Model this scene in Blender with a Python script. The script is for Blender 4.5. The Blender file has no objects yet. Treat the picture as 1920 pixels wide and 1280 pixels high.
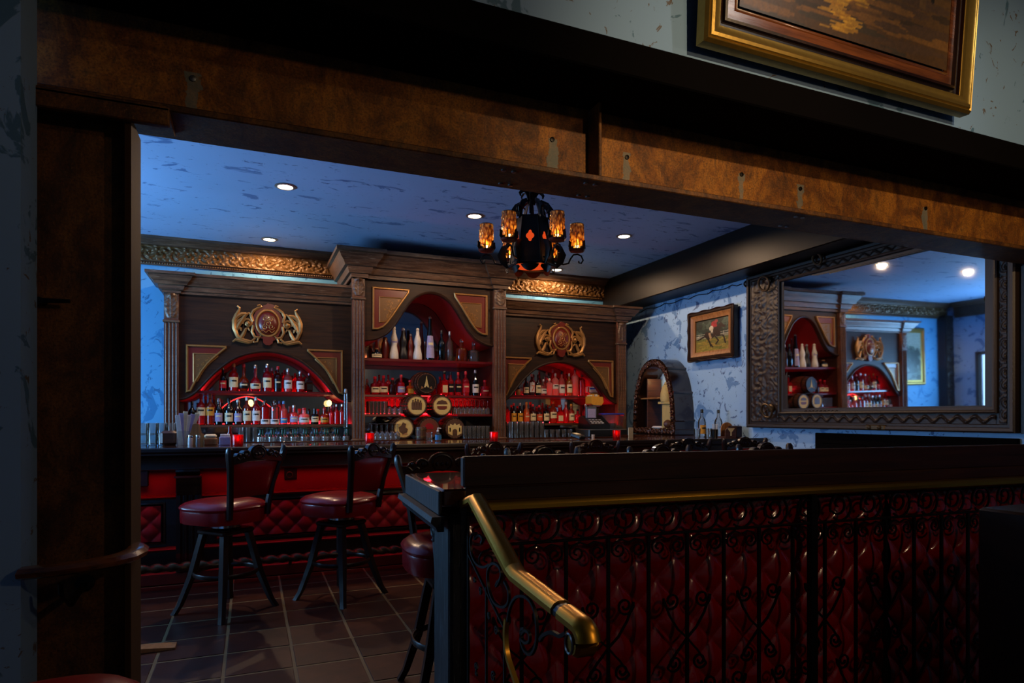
import bpy, math, random
import numpy as np
from mathutils import Vector, Matrix
random.seed(4); rng = np.random.default_rng(7)
PI = math.pi
S = bpy.context.scene
C = S.collection
# ---------------------------------------------------------------- camera
EYE = 1.32; FPX = 1190.0; HZ = 780.0; YAW = math.radians(22.38)
cd = bpy.data.cameras.new('camera'); cam = bpy.data.objects.new('camera', cd); C.objects.link(cam)
cam.location = (0, 0, EYE); cam.rotation_euler = (PI/2, 0, -YAW)
cd.sensor_width = 36; cd.lens = FPX/1920*36; cd.shift_y = (HZ-640)/1920; cd.clip_start = 0.05
S.camera = cam
S.view_settings.view_transform = 'Standard'; S.view_settings.look = 'None'
S.view_settings.gamma = 1; S.view_settings.use_curve_mapping = False
S.view_settings.exposure = 0.0
S.cycles.max_bounces = 7; S.cycles.transparent_max_bounces = 24
S.cycles.sample_clamp_indirect = 4.0
# ---------------------------------------------------------------- world
w = bpy.data.worlds.new('world'); S.world = w; w.use_nodes = True
w.node_tree.nodes['Background'].inputs[0].default_value = (0.05, 0.08, 0.14, 1)
w.node_tree.nodes['Background'].inputs[1].default_value = 0.15
# ---------------------------------------------------------------- lights
def area(loc, tgt, sx, sy, power, col, spread=180):
    l = bpy.data.lights.new('light', 'AREA'); l.shape = 'RECTANGLE'; l.size = sx; l.size_y = sy
    l.energy = power; l.color = col; l.spread = math.radians(spread)
    o = bpy.data.objects.new('area_light', l); C.objects.link(o); o.location = loc
    o.rotation_euler = (Vector(tgt)-Vector(loc)).to_track_quat('-Z', 'Y').to_euler(); return o
def spot(loc, tgt, power, col, ang=100, blend=.5, rad=.05):
    l = bpy.data.lights.new('light', 'SPOT'); l.energy = power; l.color = col
    l.spot_size = math.radians(ang); l.spot_blend = blend; l.shadow_soft_size = rad
    o = bpy.data.objects.new('spot_light', l); C.objects.link(o); o.location = loc
    o.rotation_euler = (Vector(tgt)-Vector(loc)).to_track_quat('-Z', 'Y').to_euler(); return o
def point(loc, power, col, rad=.03):
    l = bpy.data.lights.new('light', 'POINT'); l.energy = power; l.color = col; l.shadow_soft_size = rad
    o = bpy.data.objects.new('point_light', l); C.objects.link(o); o.location = loc; return o
_s, _c = math.sin(YAW), math.cos(YAW)
def dirn(u, v=HZ):
    xc = (u-960)/FPX
    return (_s+xc*_c, _c-xc*_s, (HZ-v)/FPX)
def XU(u, Y):  d = dirn(u); return d[0]/d[1]*Y
def ZV(v, u, Y): d = dirn(u, v); return EYE+d[2]*Y/d[1]
def YU(u, X): d = dirn(u); return d[1]/d[0]*X
def ZX(v, u, X): d = dirn(u, v); return EYE+d[2]*X/d[0]
def onZ(u, v, z):
    d = dirn(u, v); t = (z-EYE)/d[2]; return (d[0]*t, d[1]*t, z)
CEIL = 3.34
WARM = (1.0, .66, .40)
DL = [onZ(535, 349, CEIL), onZ(505, 448, CEIL), onZ(890, 404, CEIL), onZ(1170, 442, CEIL), (3.9, 7.85, CEIL), (2.12, 7.0, CEIL)]
DLW = [85, 85, 85, 95, 85, 0]
for (x, y, z), p in zip(DL, DLW):
    if p: spot((x, y, z-.015), (x, y, 0), p, WARM, 172, .25, .04)
# daylight through the bar room's left window, plus an added blue light in the front room
area((-3.12, 6.15, 1.75), (2.5, 6.2, 2.5), 2.3, 1.1, 165, (.24, .56, 1.0))
area((-3.85, 1.9, 1.9), (2, 2.35, 1.0), .8, 1.4, 9, (.40, .62, 1.0))
# front room: ceiling spot over the beam, added fill points, picture spot
for ax_, pw_ in ((.1, 28), (2.1, 420), (4.3, 420)): spot((2.0, -1.7, 3.17), (ax_, 2.7, 2.60), pw_, (1, .70, .38), 34, 1.0, .04)
point((2.7, .95, 2.75), 9, (1, .66, .40), .08); point((2.4, -.9, 2.6), 34, (1, .64, .36), .06)  # warm fills added to brighten the tufted wall and rail; no lamps there
spot((3.1, .4, 4.0), (2.7, 2.3, 3.0), 34, (1, .90, .80), 70, .8, .04)
# red led strips: under the bar lip and along the back-bar shelves
RED = (1, .012, .03)
area((1.7, 5.54, .935), (1.7, 5.72, 0.1), 6.6, .03, 3, RED, 100)
area((1.7, 5.57, .25), (1.7, 5.60, 0), 6.6, .02, .35, RED, 120)
# ---------------------------------------------------------------- materials
def rgb(h, k=1.0):
    if isinstance(h, str):
        c = [int(h[i:i+2], 16)/255 for i in (0, 2, 4)]
        c = [x/12.92 if x <= .04045 else ((x+.055)/1.055)**2.4 for x in c]
    else: c = h
    return (c[0]*k, c[1]*k, c[2]*k, 1)
class NT:
    def __init__(s, name):
        s.m = bpy.data.materials.new(name); s.m.use_nodes = True; s.t = s.m.node_tree
        s.t.nodes.clear(); s.out = s.t.nodes.new('ShaderNodeOutputMaterial')
    def n(s, ty, **kw):
        x = s.t.nodes.new(ty)
        for k, v in kw.items():
            if k.startswith('_'): setattr(x, k[1:], v)
            else:
                k = int(k[1:]) if k[0] == 'i' and k[1:].isdigit() else k.replace('__', ' ')
                if hasattr(v, 'links'): s.t.links.new(v, x.inputs[k])
                else: x.inputs[k].default_value = v
        return x
    def l(s, a, b): s.t.links.new(a, b)
    def coord(s, scale=(1, 1, 1), which='Object', rot=(0, 0, 0)):
        c = s.n('ShaderNodeTexCoord'); m = s.n('ShaderNodeMapping', Scale=scale, Rotation=rot)
        s.l(c.outputs[which], m.inputs[0]); return m.outputs[0]
    def noise(s, vec, scale, detail=4, rough=.5, dist=0.0):
        return s.n('ShaderNodeTexNoise', Vector=vec, Scale=scale, Detail=detail, Roughness=rough, Distortion=dist).outputs[0]
    def ramp(s, fac, stops):
        r = s.n('ShaderNodeValToRGB'); s.l(fac, r.inputs[0]); e = r.color_ramp.elements
        while len(e) < len(stops): e.new(.5)
        for i, (p, c) in enumerate(stops): e[i].position = p; e[i].color = c if not isinstance(c, (int, float)) else (c, c, c, 1)
        return r.outputs[0]
    def mix(s, fac, a, b, mode='MIX'):
        x = s.t.nodes.new('ShaderNodeMix'); x.data_type = 'RGBA'; x.blend_type = mode
        for k, v in ((0, fac), (6, a), (7, b)):
            if hasattr(v, 'links'): s.l(v, x.inputs[k])
            else: x.inputs[k].default_value = v
        return x.outputs[2]
    def bump(s, h, strength=.3, dist=.01):
        return s.n('ShaderNodeBump', Strength=strength, Distance=dist, Height=h).outputs[0]
    def pbr(s, col, rough=.5, metal=0.0, normal=None, spec=.5, coat=0.0, **kw):
        p = s.n('ShaderNodeBsdfPrincipled', **{'Base__Color': col, 'Roughness': rough, 'Metallic': metal,
                'Specular__IOR__Level': spec, 'Coat__Weight': coat}, **kw)
        if normal is not None: s.l(normal, p.inputs['Normal'])
        s.l(p.outputs[0], s.out.inputs[0]); return s.m
def plain(name, col, rough=.5, metal=0.0, spec=.5, coat=0.0, bump=0, bs=60):
    t = NT(name)
    v = t.coord(); nz = t.noise(v, bs, 3)
    c = t.mix(nz, rgb(col, .8), rgb(col, 1.15))
    return t.pbr(c, rough, metal, t.bump(nz, bump, .003) if bump else None, spec, coat)
def wood(name, dark, light, rough=.4, axis=0, scale=1.0, coat=.0, worn=None, bump=.25, spec=.5):
    t = NT(name)
    sc = [22*scale]*3; sc[axis] = 1.6*scale
    v = t.coord(tuple(sc)); g = t.noise(v, 1.6, 6, .62, .6)
    v2 = t.coord((1, 1, 1)); b = t.noise(v2, 2.2, 3)
    c = t.ramp(g, [(.32, rgb(dark)), (.68, rgb(light))])
    c = t.mix(t.ramp(b, [(.4, 0.0), (.75, .5)]), c, rgb(dark, .6))
    if worn:
        wn = t.noise(t.coord(tuple(x*2 for x in sc)), 2.5, 6, .7)
        c = t.mix(t.ramp(wn, [(.56, 0.0), (.66, .7)]), c, rgb(worn))
    return t.pbr(c, rough, 0, t.bump(g, bump, .004), spec, coat)
def plaster(name, base, patch, patch2, sc=(1, 1, 1), thr=.56, dens2=.64, rough=.6):
    t = NT(name)
    v = t.coord(sc)
    n1 = t.noise(v, 3.2, 5, .62, .9); n2 = t.noise(t.coord(tuple(x*1.7 for x in sc), rot=(.6, .3, .8)), 5, 6, .65, 1.4)
    n0 = t.noise(t.coord((.7, .7, .7)), 1.3, 2)
    c = t.mix(n0, rgb(base, .85), rgb(base, 1.12))
    m1 = t.ramp(n1, [(thr, 0.0), (thr+.02, 1.0)])
    m2 = t.ramp(n2, [(dens2, 0.0), (dens2+.015, 1.0)])
    c = t.mix(m1, c, rgb(patch)); c = t.mix(m2, c, rgb(patch2))
    h = t.mix(.5, m1, n2)
    return t.pbr(c, rough, 0, t.bump(h, .25, .004), .35)
M = {}
M['wall'] = plaster('blue_plaster', '92b4d6', '5f84b0', '4f658c', (1, 1, 1), .57, .60)
M['wall_bluelit'] = plaster('bluelit_plaster_back', '5c9cc6', '3a7aa8', '3a6c94', (1, 1, 1), .58, .62)  # stronger cyan puts the blue window light into the plaster colour
M['ceil'] = plaster('ceiling_plaster', '98b6da', '6080ac', '4f6490', (.8, 2.2, 1), .61, .635)
M['wallfront'] = plaster('front_plaster', '7494b6', '486a84', '5a5450', (1.3, 1.3, 1.3), .60, .63)
M['oak'] = wood('cornice_oak', '2e1b0f', '73523a', .42, 0, 1.3, 0, '8d765f', .4)
M['oakv'] = wood('pilaster_wood', '3a1a0e', '7a4830', .4, 2, 1.3, 0, '94705a', .3)
M['dark'] = wood('dark_board', '1a0c06', '38200f', .5, 0, 1, .0, spec=.25)
M['black'] = wood('near_black_wood', '0a0504', '1a0d08', .35, 0, 1, .15)
M['soot'] = plain('soot_black_steel', '060404', .9, 0, .05, 0, .2)
M['carved'] = plain('carved_bronze_wood', '684824', .42, .25, .5, 0, .5, 70)
M['bartop'] = wood('bar_top_wood', '200a05', '48200f', .16, 0, .8, .6, None, .08)
M['rail'] = wood('ledge_wood', '1e0c05', '381a0c', .5, 0, .8, .0, None, .15, .25)
M['daylit_wood'] = wood('daylit_worn_wood', '121316', '24272c', .55, 2, 1.2, 0, '5c6066', .4, .3)  # blue-grey tint puts daylight into the wood colour; worn patches are noise
M['handrail'] = wood('handrail_wood', '3a1c0c', '7a4420', .25, 0, 1, .5)
M['stool'] = wood('stool_wood', '140804', '2c140a', .34, 2, 1, .1, spec=.35)
M['flange'] = plain('column_flange_wood', '33200f', .8, 0, .15, 0, .2)
M['darkbeam'] = plain('dark_beam_wood', '0e0704', .45, 0, .25, 0, .1)
M['tuftback'] = plain('plain_wall', '0c0404', .8)
M['crestw'] = plain('carved_crest_wood', '1e0f08', .22, 0, .6, .6, .1)
M['tan'] = wood('tan_wood', '7a4c22', 'a8703c', .5, 2, 1)
M['brownbox'] = wood('brown_box_wood', '3a1f12', '5c3320', .45, 0, 1)
M['gold'] = plain('antique_gold', 'a47640', .38, .5, .5, 0, .3, 80)
M['brass'] = plain('brass', 'c08c30', .34, 1, .5, 0, .05, 8)
M['gilt'] = plain('gilt_frame', 'a0813c', .3, .8, .5, 0, .2, 40)
M['redpaint'] = plain('red_lacquer', '621a0e', .35, 0, .5, .2, .1)
M['redniche'] = plain('red_niche_paint', '7a0c14', .5, 0)
M['velvet'] = plain('red_velvet', '8a0a18', .75, 0, .2, 0, .3, 200)
M['tuft'] = plain('red_vinyl_tuft', '8a0b12', .16, 0, .6, .3, .05)
M['tuftbar'] = plain('red_velvet_tuft', '8a0a16', .5, 0, .4, 0, .2, 150)
M['leather'] = plain('red_leather', '7c0710', .26, 0, .4, .1, .1, 90)
M['iron'] = plain('wrought_iron', '16110e', .42, .6, .5, 0, .3, 90)
M['ironbrn'] = plain('carved_metal', '2a1d16', .5, .15, .5, 0, .5, 60)
M['bronze'] = plain('ring_bronze', '5c4a34', .4, .7)
M['chrome'] = plain('chrome', 'c8ccd0', .12, 1)
M['steel'] = plain('brushed_steel', '8a8c8e', .35, .9)
M['blackpl'] = plain('black_plastic', '0c0c0e', .35)
M['white'] = plain('white_ceramic', 'd8d0c4', .25, 0, .5, .3)
M['cream'] = plain('cream_paper', 'd8c8a0', .6)
M['paper'] = plain('white_paper', 'cfc8c4', .6)
M['lilac'] = plain('lilac_card', '9890b8', .6)
M['yellow'] = plain('yellow_label', 'd09028', .5)
M['orange'] = plain('orange_print', 'c84818', .5)
M['bluepl'] = plain('blue_plastic', '2838a0', .35)
M['bluecap'] = plain('blue_cap', '2a78b8', .35)
M['redcap'] = plain('red_cap', 'b01424', .35)
M['goldcap'] = plain('gold_cap', 'c89038', .3, .7)
M['silver'] = plain('silver_foil', 'b8b8bc', .28, .8)
M['blackcap'] = plain('black_cap', '101012', .3)
M['cork'] = plain('cork', '9c6a40', .7)
M['skin'] = plain('aged_cream', 'c4a868', .6, 0, .3, 0, .4, 30)
M['shelfred'] = plain('red_shelf', '5c0a10', .3, 0, .5, .3)
M['trimring'] = plain('light_trim', '8a8078', .4, .5)
def emis(name, col, st):
    t = NT(name); e = t.n('ShaderNodeEmission', Color=rgb(col), Strength=st); t.l(e.outputs[0], t.out.inputs[0]); return t.m
M['lamp'] = emis('downlight_glow', (1, .80, .55), 30)
M['bulb'] = emis('bulb_glow', (1, .5, .14), 22)
M['flame'] = emis('candle_flame', (1, .35, .12), 9)
M['redglow'] = emis('lantern_glow', (1, .09, .015), .7)
M['redled'] = emis('red_led', (1, .03, .03), 5)
M['bulbrefl'] = emis('bulb_reflection_glow', (1, .66, .25), 3)  # sconce reflections in the niche mirror, put in as emission
M['day'] = emis('daylight_pane', (.35, .6, 1), 2.2)
t = NT('mirror_glass')
nz = t.noise(t.coord(), 5, 5, .6); e2 = t.noise(t.coord(), 45, 4, .7)
M['mirror'] = t.pbr(rgb((.80, .83, .86)), .025, 1)
t = NT('dim_mirror'); M['dimmirror'] = t.pbr(rgb((.42, .40, .40)), .06, 1)
def glass(name, col, opac=.45, rough=.08, diffk=.6, ior=1.45):
    """thin tinted glass: part clear, part tinted body, with a sharp reflection"""
    t = NT(name)
    tr = t.n('ShaderNodeBsdfTransparent', Color=rgb(col, 1.0))
    p = t.n('ShaderNodeBsdfPrincipled', **{'Base__Color': rgb(col, diffk), 'Roughness': rough, 'Specular__IOR__Level': .6})
    tl = t.n('ShaderNodeBsdfTranslucent', Color=rgb(col, 1.0)); q = t.n('ShaderNodeMixShader', Fac=.55); t.l(p.outputs[0], q.inputs[1]); t.l(tl.outputs[0], q.inputs[2])
    a = t.n('ShaderNodeMixShader', Fac=opac); t.l(tr.outputs[0], a.inputs[1]); t.l(q.outputs[0], a.inputs[2])
    g = t.n('ShaderNodeBsdfGlossy', Color=(1, 1, 1, 1), Roughness=rough)
    fr = t.n('ShaderNodeFresnel', IOR=ior)
    b = t.n('ShaderNodeMixShader', Fac=fr.outputs[0]); t.l(a.outputs[0], b.inputs[1]); t.l(g.outputs[0], b.inputs[2])
    t.l(b.outputs[0], t.out.inputs[0]); return t.m
M['gclear'] = glass('clear_glass', 'f4f2ee', .06, .03, .8, 1.5)
M['ggreen'] = glass('green_stem_glass', '1c7a62', .85)
M['gamber'] = glass('amber_spirit', 'b04818', .55)
M['gred'] = glass('red_spirit', 'c82030', .5)
M['gpink'] = glass('pale_spirit', 'e89090', .4)
M['gdark'] = glass('dark_bottle_glass', '141810', .85)
M['gfrost'] = glass('frosted_glass', 'e8a0a0', .75, .35)
M['gbrown'] = glass('brown_glass', '5a2210', .65)
M['gyel'] = glass('yellow_spirit', 'c88818', .55)
M['gcandle'] = glass('red_candle_glass', 'e01818', .55, .15)
t = NT('amber_shade_glass')
vo = t.n('ShaderNodeTexVoronoi', Vector=t.coord((60, 60, 26)), Scale=1.0, _feature='F1')
pc_ = t.ramp(vo.outputs['Distance'], [(.15, rgb('ffd070')), (.55, rgb('a05c10')), (.8, rgb('4a2406'))])
tl = t.n('ShaderNodeBsdfTranslucent', Color=pc_); tr = t.n('ShaderNodeBsdfTransparent', Color=pc_)
gl = t.n('ShaderNodeBsdfGlossy', Color=rgb('ffe0a0'), Roughness=.15, Normal=t.bump(vo.outputs['Distance'], .8, .01))
a = t.n('ShaderNodeMixShader', Fac=.30); t.l(tl.outputs[0], a.inputs[1]); t.l(tr.outputs[0], a.inputs[2])
b = t.n('ShaderNodeMixShader', Fac=.18); t.l(a.outputs[0], b.inputs[1]); t.l(gl.outputs[0], b.inputs[2])
t.l(b.outputs[0], t.out.inputs[0]); M['amber'] = t.m
t = NT('painted_picture'); at = t.n('ShaderNodeAttribute', _attribute_name='Col')
nz = t.noise(t.coord((1, 1, 1)), 40, 4); c = t.mix(nz, t.mix(.0, at.outputs[0], (0, 0, 0, 1)), at.outputs[0])
c = t.mix(t.ramp(nz, [(.3, .0), (.7, .35)]), at.outputs[0], (.02, .015, .01, 1)); t.pbr(c, .4, 0, t.bump(nz, .2, .002)); M['paint'] = t.m
# rust with pale drips under each bolt hole of the beam
HOLES = [XU(u, 2.72) for u in (362, 1035, 1175, 1390, 1500, 1735)]
def rust(name, holes, k=1.0):
    t = NT(name); tc = t.n('ShaderNodeTexCoord'); sp = t.n('ShaderNodeSeparateXYZ'); t.l(tc.outputs['Object'], sp.inputs[0])
    n1 = t.noise(t.coord((2, 2, 1.6)), 2.6, 6, .7, .8); n2 = t.noise(t.coord((11, 11, 5)), 2, 7, .75, .6); n3 = t.noise(t.coord((45, 45, 45)), 2.5, 5, .7)
    c = t.ramp(n1, [(.3, rgb('3c220c', k)), (.45, rgb('7a4612', k)), (.6, rgb('a86a1e', k)), (.75, rgb('6a4c28', k))])
    c = t.mix(t.ramp(n2, [(.45, 0.0), (.7, .75)]), c, rgb('42301c', k))
    c = t.mix(t.ramp(n3, [(.48, 0.0), (.62, .6)]), c, rgb('2a1c10', k)); c = t.mix(t.ramp(n3, [(.32, .5), (.40, 0.0)]), c, rgb('c89050', k))
    tot = None
    for h in holes:
        d = t.n('ShaderNodeMath', _operation='SUBTRACT', i0=sp.outputs[0], i1=h)
        d2 = t.n('ShaderNodeMath', _operation='ABSOLUTE', i0=d.outputs[0])
        jit = t.n('ShaderNodeMath', _operation='MULTIPLY', i0=n1, i1=.12)
        d3 = t.n('ShaderNodeMath', _operation='ADD', i0=d2.outputs[0], i1=jit.outputs[0])
        s_ = t.n('ShaderNodeMath', _operation='LESS_THAN', i0=d3.outputs[0], i1=.082)
        tot = s_.outputs[0] if tot is None else t.n('ShaderNodeMath', _operation='MAXIMUM', i0=tot, i1=s_.outputs[0]).outputs[0]
    if tot is not None:
        zc = t.n('ShaderNodeMath', _operation='LESS_THAN', i0=sp.outputs[2], i1=.19)
        f = t.n('ShaderNodeMath', _operation='MULTIPLY', i0=tot, i1=zc.outputs[0])
        f = t.n('ShaderNodeMath', _operation='MULTIPLY', i0=f.outputs[0], i1=.6)
        c = t.mix(f.outputs[0], c, rgb('6c7a74', k))
    return t.pbr(c, .6, .1, t.bump(n2, .5, .006), .4)
M['rust'] = rust('rusted_steel', HOLES)
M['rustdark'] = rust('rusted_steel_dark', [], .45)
t = NT('floor_tile'); oi = t.n('ShaderNodeObjectInfo')
n1 = t.noise(t.coord((1, 1, 1)), 9, 5, .6, .4)
c = t.ramp(n1, [(.3, rgb('30150e')), (.7, rgb('4c2618'))]); c = t.mix(oi.outputs['Random'], c, t.mix(.5, c, rgb('1c0d0b')))
M['tile'] = t.pbr(c, .45, 0, t.bump(n1, .25, .004), .25, .0)
M['grout'] = plain('grout', '6e5a3e', .8, 0, .2)
t = NT('tiled_floor_far'); br = t.n('ShaderNodeTexBrick', Vector=t.coord((1, 1, 1)), Color1=rgb('34180f'), Color2=rgb('40221a'), Mortar=rgb('5c4a38'), Scale=1.0, Mortar__Size=.008, Brick__Width=.345, Row__Height=.345, _offset=0)
M['farfloor'] = t.pbr(br.outputs[0], .5)
# ---------------------------------------------------------------- mesh tools
class MB:
    def __init__(s): s.V = []; s.F = []
    def raw(s, V, F):
        b = len(s.V); s.V += [tuple(v) for v in V]; s.F += [tuple(i+b for i in f) for f in F]; return s
    def box(s, x0, x1, y0, y1, z0, z1):
        V = [(x, y, z) for z in (z0, z1) for y in (y0, y1) for x in (x0, x1)]
        return s.raw(V, [(0, 2, 3, 1), (4, 5, 7, 6), (0, 1, 5, 4), (2, 6, 7, 3), (0, 4, 6, 2), (1, 3, 7, 5)])
    def cbox(s, x0, x1, y0, y1, z0, z1, b=.006):
        """box with chamfered vertical and top edges"""
        P = [(x0+b, y0), (x1-b, y0), (x1, y0+b), (x1, y1-b), (x1-b, y1), (x0+b, y1), (x0, y1-b), (x0, y0+b)]
        cx, cy = (x0+x1)/2, (y0+y1)/2
        def ins(P, k): return [(x+(b*k if x < cx else -b*k), y+(b*k if y < cy else -b*k)) for x, y in P]
        L = [(ins(P, 1), z0), (P, z0+b), (P, z1-b), (ins(P, 1), z1)]
        V = [(x, y, z) for PP, z in L for x, y in PP]; F = []
        for i in range(3):
            for j in range(8): F.append((i*8+j, i*8+(j+1) % 8, i*8+8+(j+1) % 8, i*8+8+j))
        F.append(tuple(range(7, -1, -1))); F.append(tuple(range(24, 32)))
        return s.raw(V, F)
    def lathe(s, prof, n=16, o=(0, 0, 0), ax='Z', a0=0, sx=1, sy=1, cap=True):
        if not cap: prof = list(prof)+[prof[0]]
        V = []; F = []
        for r, z in prof:
            for k in range(n):
                a = a0+2*PI*k/n; p = (r*math.cos(a)*sx, r*math.sin(a)*sy, z)
                if ax == 'Y': p = (p[0], p[2], p[1])
                if ax == 'X': p = (p[2], p[0], p[1])
                V.append((p[0]+o[0], p[1]+o[1], p[2]+o[2]))
        m = len(prof)
        for i in range(m-1):
            for k in range(n):
                f = (i*n+k, i*n+(k+1) % n, (i+1)*n+(k+1) % n, (i+1)*n+k)
                F.append(f if ax != 'Y' else f[::-1])
        if cap and prof[0][0] > 1e-4: F.append(tuple(range(n-1, -1, -1)) if ax != 'Y' else tuple(range(n)))
        if cap and prof[-1][0] > 1e-4: F.append(tuple(range((m-1)*n, m*n)) if ax != 'Y' else tuple(range(m*n-1, (m-1)*n-1, -1)))
        return s.raw(V, F)
    def tube(s, pts, r, n=6, closed=False, flat=1.0, up=None):
        P = [Vector(p) for p in pts]; m = len(P); R = r if isinstance(r, (list, tuple)) else [r]*m
        V = []; F = []; prev = None
        for i in range(m):
            if closed: d = P[(i+1) % m]-P[i-1]
            else: d = P[min(i+1, m-1)]-P[max(i-1, 0)]
            if d.length < 1e-9: d = Vector((0, 0, 1))
            d.normalize()
            ref = Vector(up) if up else (prev if prev is not None else (Vector((0, 0, 1)) if abs(d.z) < .9 else Vector((1, 0, 0))))
            a = ref-d*ref.dot(d)
            if a.length < 1e-6: a = Vector((1, 0, 0)).cross(d)
            a.normalize(); b = d.cross(a); prev = a
            for k in range(n):
                t_ = 2*PI*k/n+PI/n
                q = P[i]+a*math.cos(t_)*R[i]+b*math.sin(t_)*R[i]*flat; V.append(tuple(q))
        for i in range(m if closed else m-1):
            j = (i+1) % m
            for k in range(n): F.append((i*n+k, i*n+(k+1) % n, j*n+(k+1) % n, j*n+k))
        if not closed: F.append(tuple(range(n-1, -1, -1))); F.append(tuple(range((m-1)*n, m*n)))
        return s.raw(V, F)
    def prism(s, poly, a, b, plane='XZ'):
        n = len(poly)
        def mk(p, h): return {'XZ': (p[0], h, p[1]), 'XY': (p[0], p[1], h), 'YZ': (h, p[0], p[1])}[plane]
        V = [mk(p, a) for p in poly]+[mk(p, b) for p in poly]
        F = [tuple(range(n)), tuple(range(2*n-1, n-1, -1))]+[(i, i+n, (i+1) % n+n, (i+1) % n) for i in range(n)]
        return s.raw(V, F)
    def sweep(s, path, prof, basis, closed=False, caps=True):
        """path: 2d points; prof: (offset to the right of travel, height); basis: (origin, U, V, N)"""
        O, U, Vv, N = [Vector(x) for x in basis]; m = len(path); V = []; F = []; k = len(prof)
        for i in range(m):
            p = Vector(path[i])
            def nrm(a, b): d = (Vector(b)-Vector(a)).normalized(); return Vector((d.y, -d.x))
            if closed or 0 < i < m-1:
                n1 = nrm(path[i-1], path[i]); n2 = nrm(path[i], path[(i+1) % m])
                n_ = (n1+n2); n_ = n_/max(n_.length_squared/2, .15) if n_.length > 1e-6 else n1
            else: n_ = nrm(path[0], path[1]) if i == 0 else nrm(path[-2], path[-1])
            for off, h in prof:
                q = p+n_*off; V.append(tuple(O+U*q.x+Vv*q.y+N*h))
        for i in range(m if closed else m-1):
            j = (i+1) % m
            for a in range(k-1): F.append((i*k+a, i*k+a+1, j*k+a+1, j*k+a))
        if caps and not closed: F.append(tuple(range(k))); F.append(tuple(range(m*k-1, (m-1)*k-1, -1)))
        return s.raw(V, F)
    def relief(s, O, U, Vv, N, W, H, nu, nv, f):
        O, U, Vv, N = [np.array(x, float) for x in (O, U, Vv, N)]
        uu, vv = np.meshgrid(np.linspace(0, W, nu), np.linspace(0, H, nv), indexing='ij')
        h = f(uu, vv)
        P = O+uu[..., None]*U+vv[..., None]*Vv+h[..., None]*N
        idx = np.arange(nu*nv).reshape(nu, nv)
        F = np.stack([idx[:-1, :-1], idx[1:, :-1], idx[1:, 1:], idx[:-1, 1:]], -1).reshape(-1, 4)
        if np.dot(np.cross(U, Vv), N) < 0: F = F[:, ::-1]
        return s.raw(P.reshape(-1, 3).tolist(), F.tolist())
    def ico(s, c, r, n=8, sz=(1, 1, 1)):
        prof = [(max(1e-5, math.sin(PI*i/6)), -math.cos(PI*i/6)) for i in range(7)]
        V = []; F = []
        for a, z in prof:
            for k in range(n):
                t_ = 2*PI*k/n; V.append((c[0]+r*sz[0]*a*math.cos(t_), c[1]+r*sz[1]*a*math.sin(t_), c[2]+r*sz[2]*z))
        for i in range(6):
            for k in range(n): F.append((i*n+k, i*n+(k+1) % n, (i+1)*n+(k+1) % n, (i+1)*n+k))
        return s.raw(V, F)
    def xf(s, mat):
        s.V = [tuple(mat @ Vector(v)) for v in s.V]; return s
ORG = {}
def mesh(name, mb, off=(0, 0, 0), sharp=32):
    me = bpy.data.meshes.new(name)
    V = [(x-off[0], y-off[1], z-off[2]) for x, y, z in mb.V]
    me.from_pydata(V, [], mb.F); me.update()
    if sharp:
        me.shade_smooth(); me.set_sharp_from_angle(angle=math.radians(sharp))
    return me
def obj(name, mb, mat, parent=None, origin=None, sharp=32):
    """one mesh object; mb in world coordinates. parent: its thing or part"""
    if parent is not None:
        w_ = ORG[parent.name]; me = mesh(name, mb, w_, sharp)
        o = bpy.data.objects.new(name, me); o.parent = parent; ORG[o.name] = w_
    else:
        w_ = origin or (0, 0, 0); me = mesh(name, mb, w_, sharp)
        o = bpy.data.objects.new(name, me); o.location = w_; ORG[o.name] = tuple(w_)
    me.materials.append(M[mat] if isinstance(mat, str) else mat)
    C.objects.link(o); return o
def thing(name, label, cat, loc=(0, 0, 0), group=None):
    o = bpy.data.objects.new(name, None); C.objects.link(o); o.location = loc; o.empty_display_size = .1
    ORG[o.name] = tuple(loc); o['label'] = label; o['category'] = cat
    if group: o['group'] = group
    return o
def tag(o, label, cat, group=None):
    o['label'] = label; o['category'] = cat
    if group: o['group'] = group
    return o
def struct(name, mb, mat, origin=None, sharp=32):
    o = obj(name, mb, mat, None, origin, sharp); o['kind'] = 'structure'; return o
def copy_tree(o, parent=None):
    c = o.copy(); C.objects.link(c)
    if parent is not None: c.parent = parent
    for ch in list(o.children): copy_tree(ch, c)
    return c
def spiral(c, r0, r1, a0, turns, n=26, plane='XZ'):
    P = []
    for i in range(n):
        k = i/(n-1); a = a0+turns*2*PI*k; r = r0+(r1-r0)*k
        p = (c[0]+r*math.cos(a), c[1]+r*math.sin(a)); P.append(p)
    return P
ORD = 'first second third fourth fifth sixth seventh eighth ninth tenth eleventh twelfth thirteenth fourteenth fifteenth sixteenth seventeenth eighteenth nineteenth twentieth'.split()
# relief patterns
def foliage(H, per, amp):
    def f(u, v):
        k = np.floor(u/per); cu = (k+.5)*per; sg = np.where(k % 2 == 0, 1, -1)
        x = u-cu; y = v-H/2; r = np.sqrt(x*x+y*y)+1e-6; th = np.arctan2(y*sg, x)
        a = (.5+.5*np.cos(2*th-r/H*16))*np.clip(1.25-r/(H*.62), 0, 1)
        e = .5+.5*np.sin(u/per*4*PI+sg*v/H*7)*np.sin(v/H*9)
        return amp*(a**.7*.8+.35*e*np.clip(r/(H*.5)-.3, 0, 1))
    return f
def tuftf(p, q, amp):
    def f(u, v):
        a = u/p+v/q; b = u/p-v/q
        fa = a-np.round(a); fb = b-np.round(b)
        return amp*np.clip(np.cos(PI*fa)*np.cos(PI*fb), 0, 1)**.45
    return f
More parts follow.
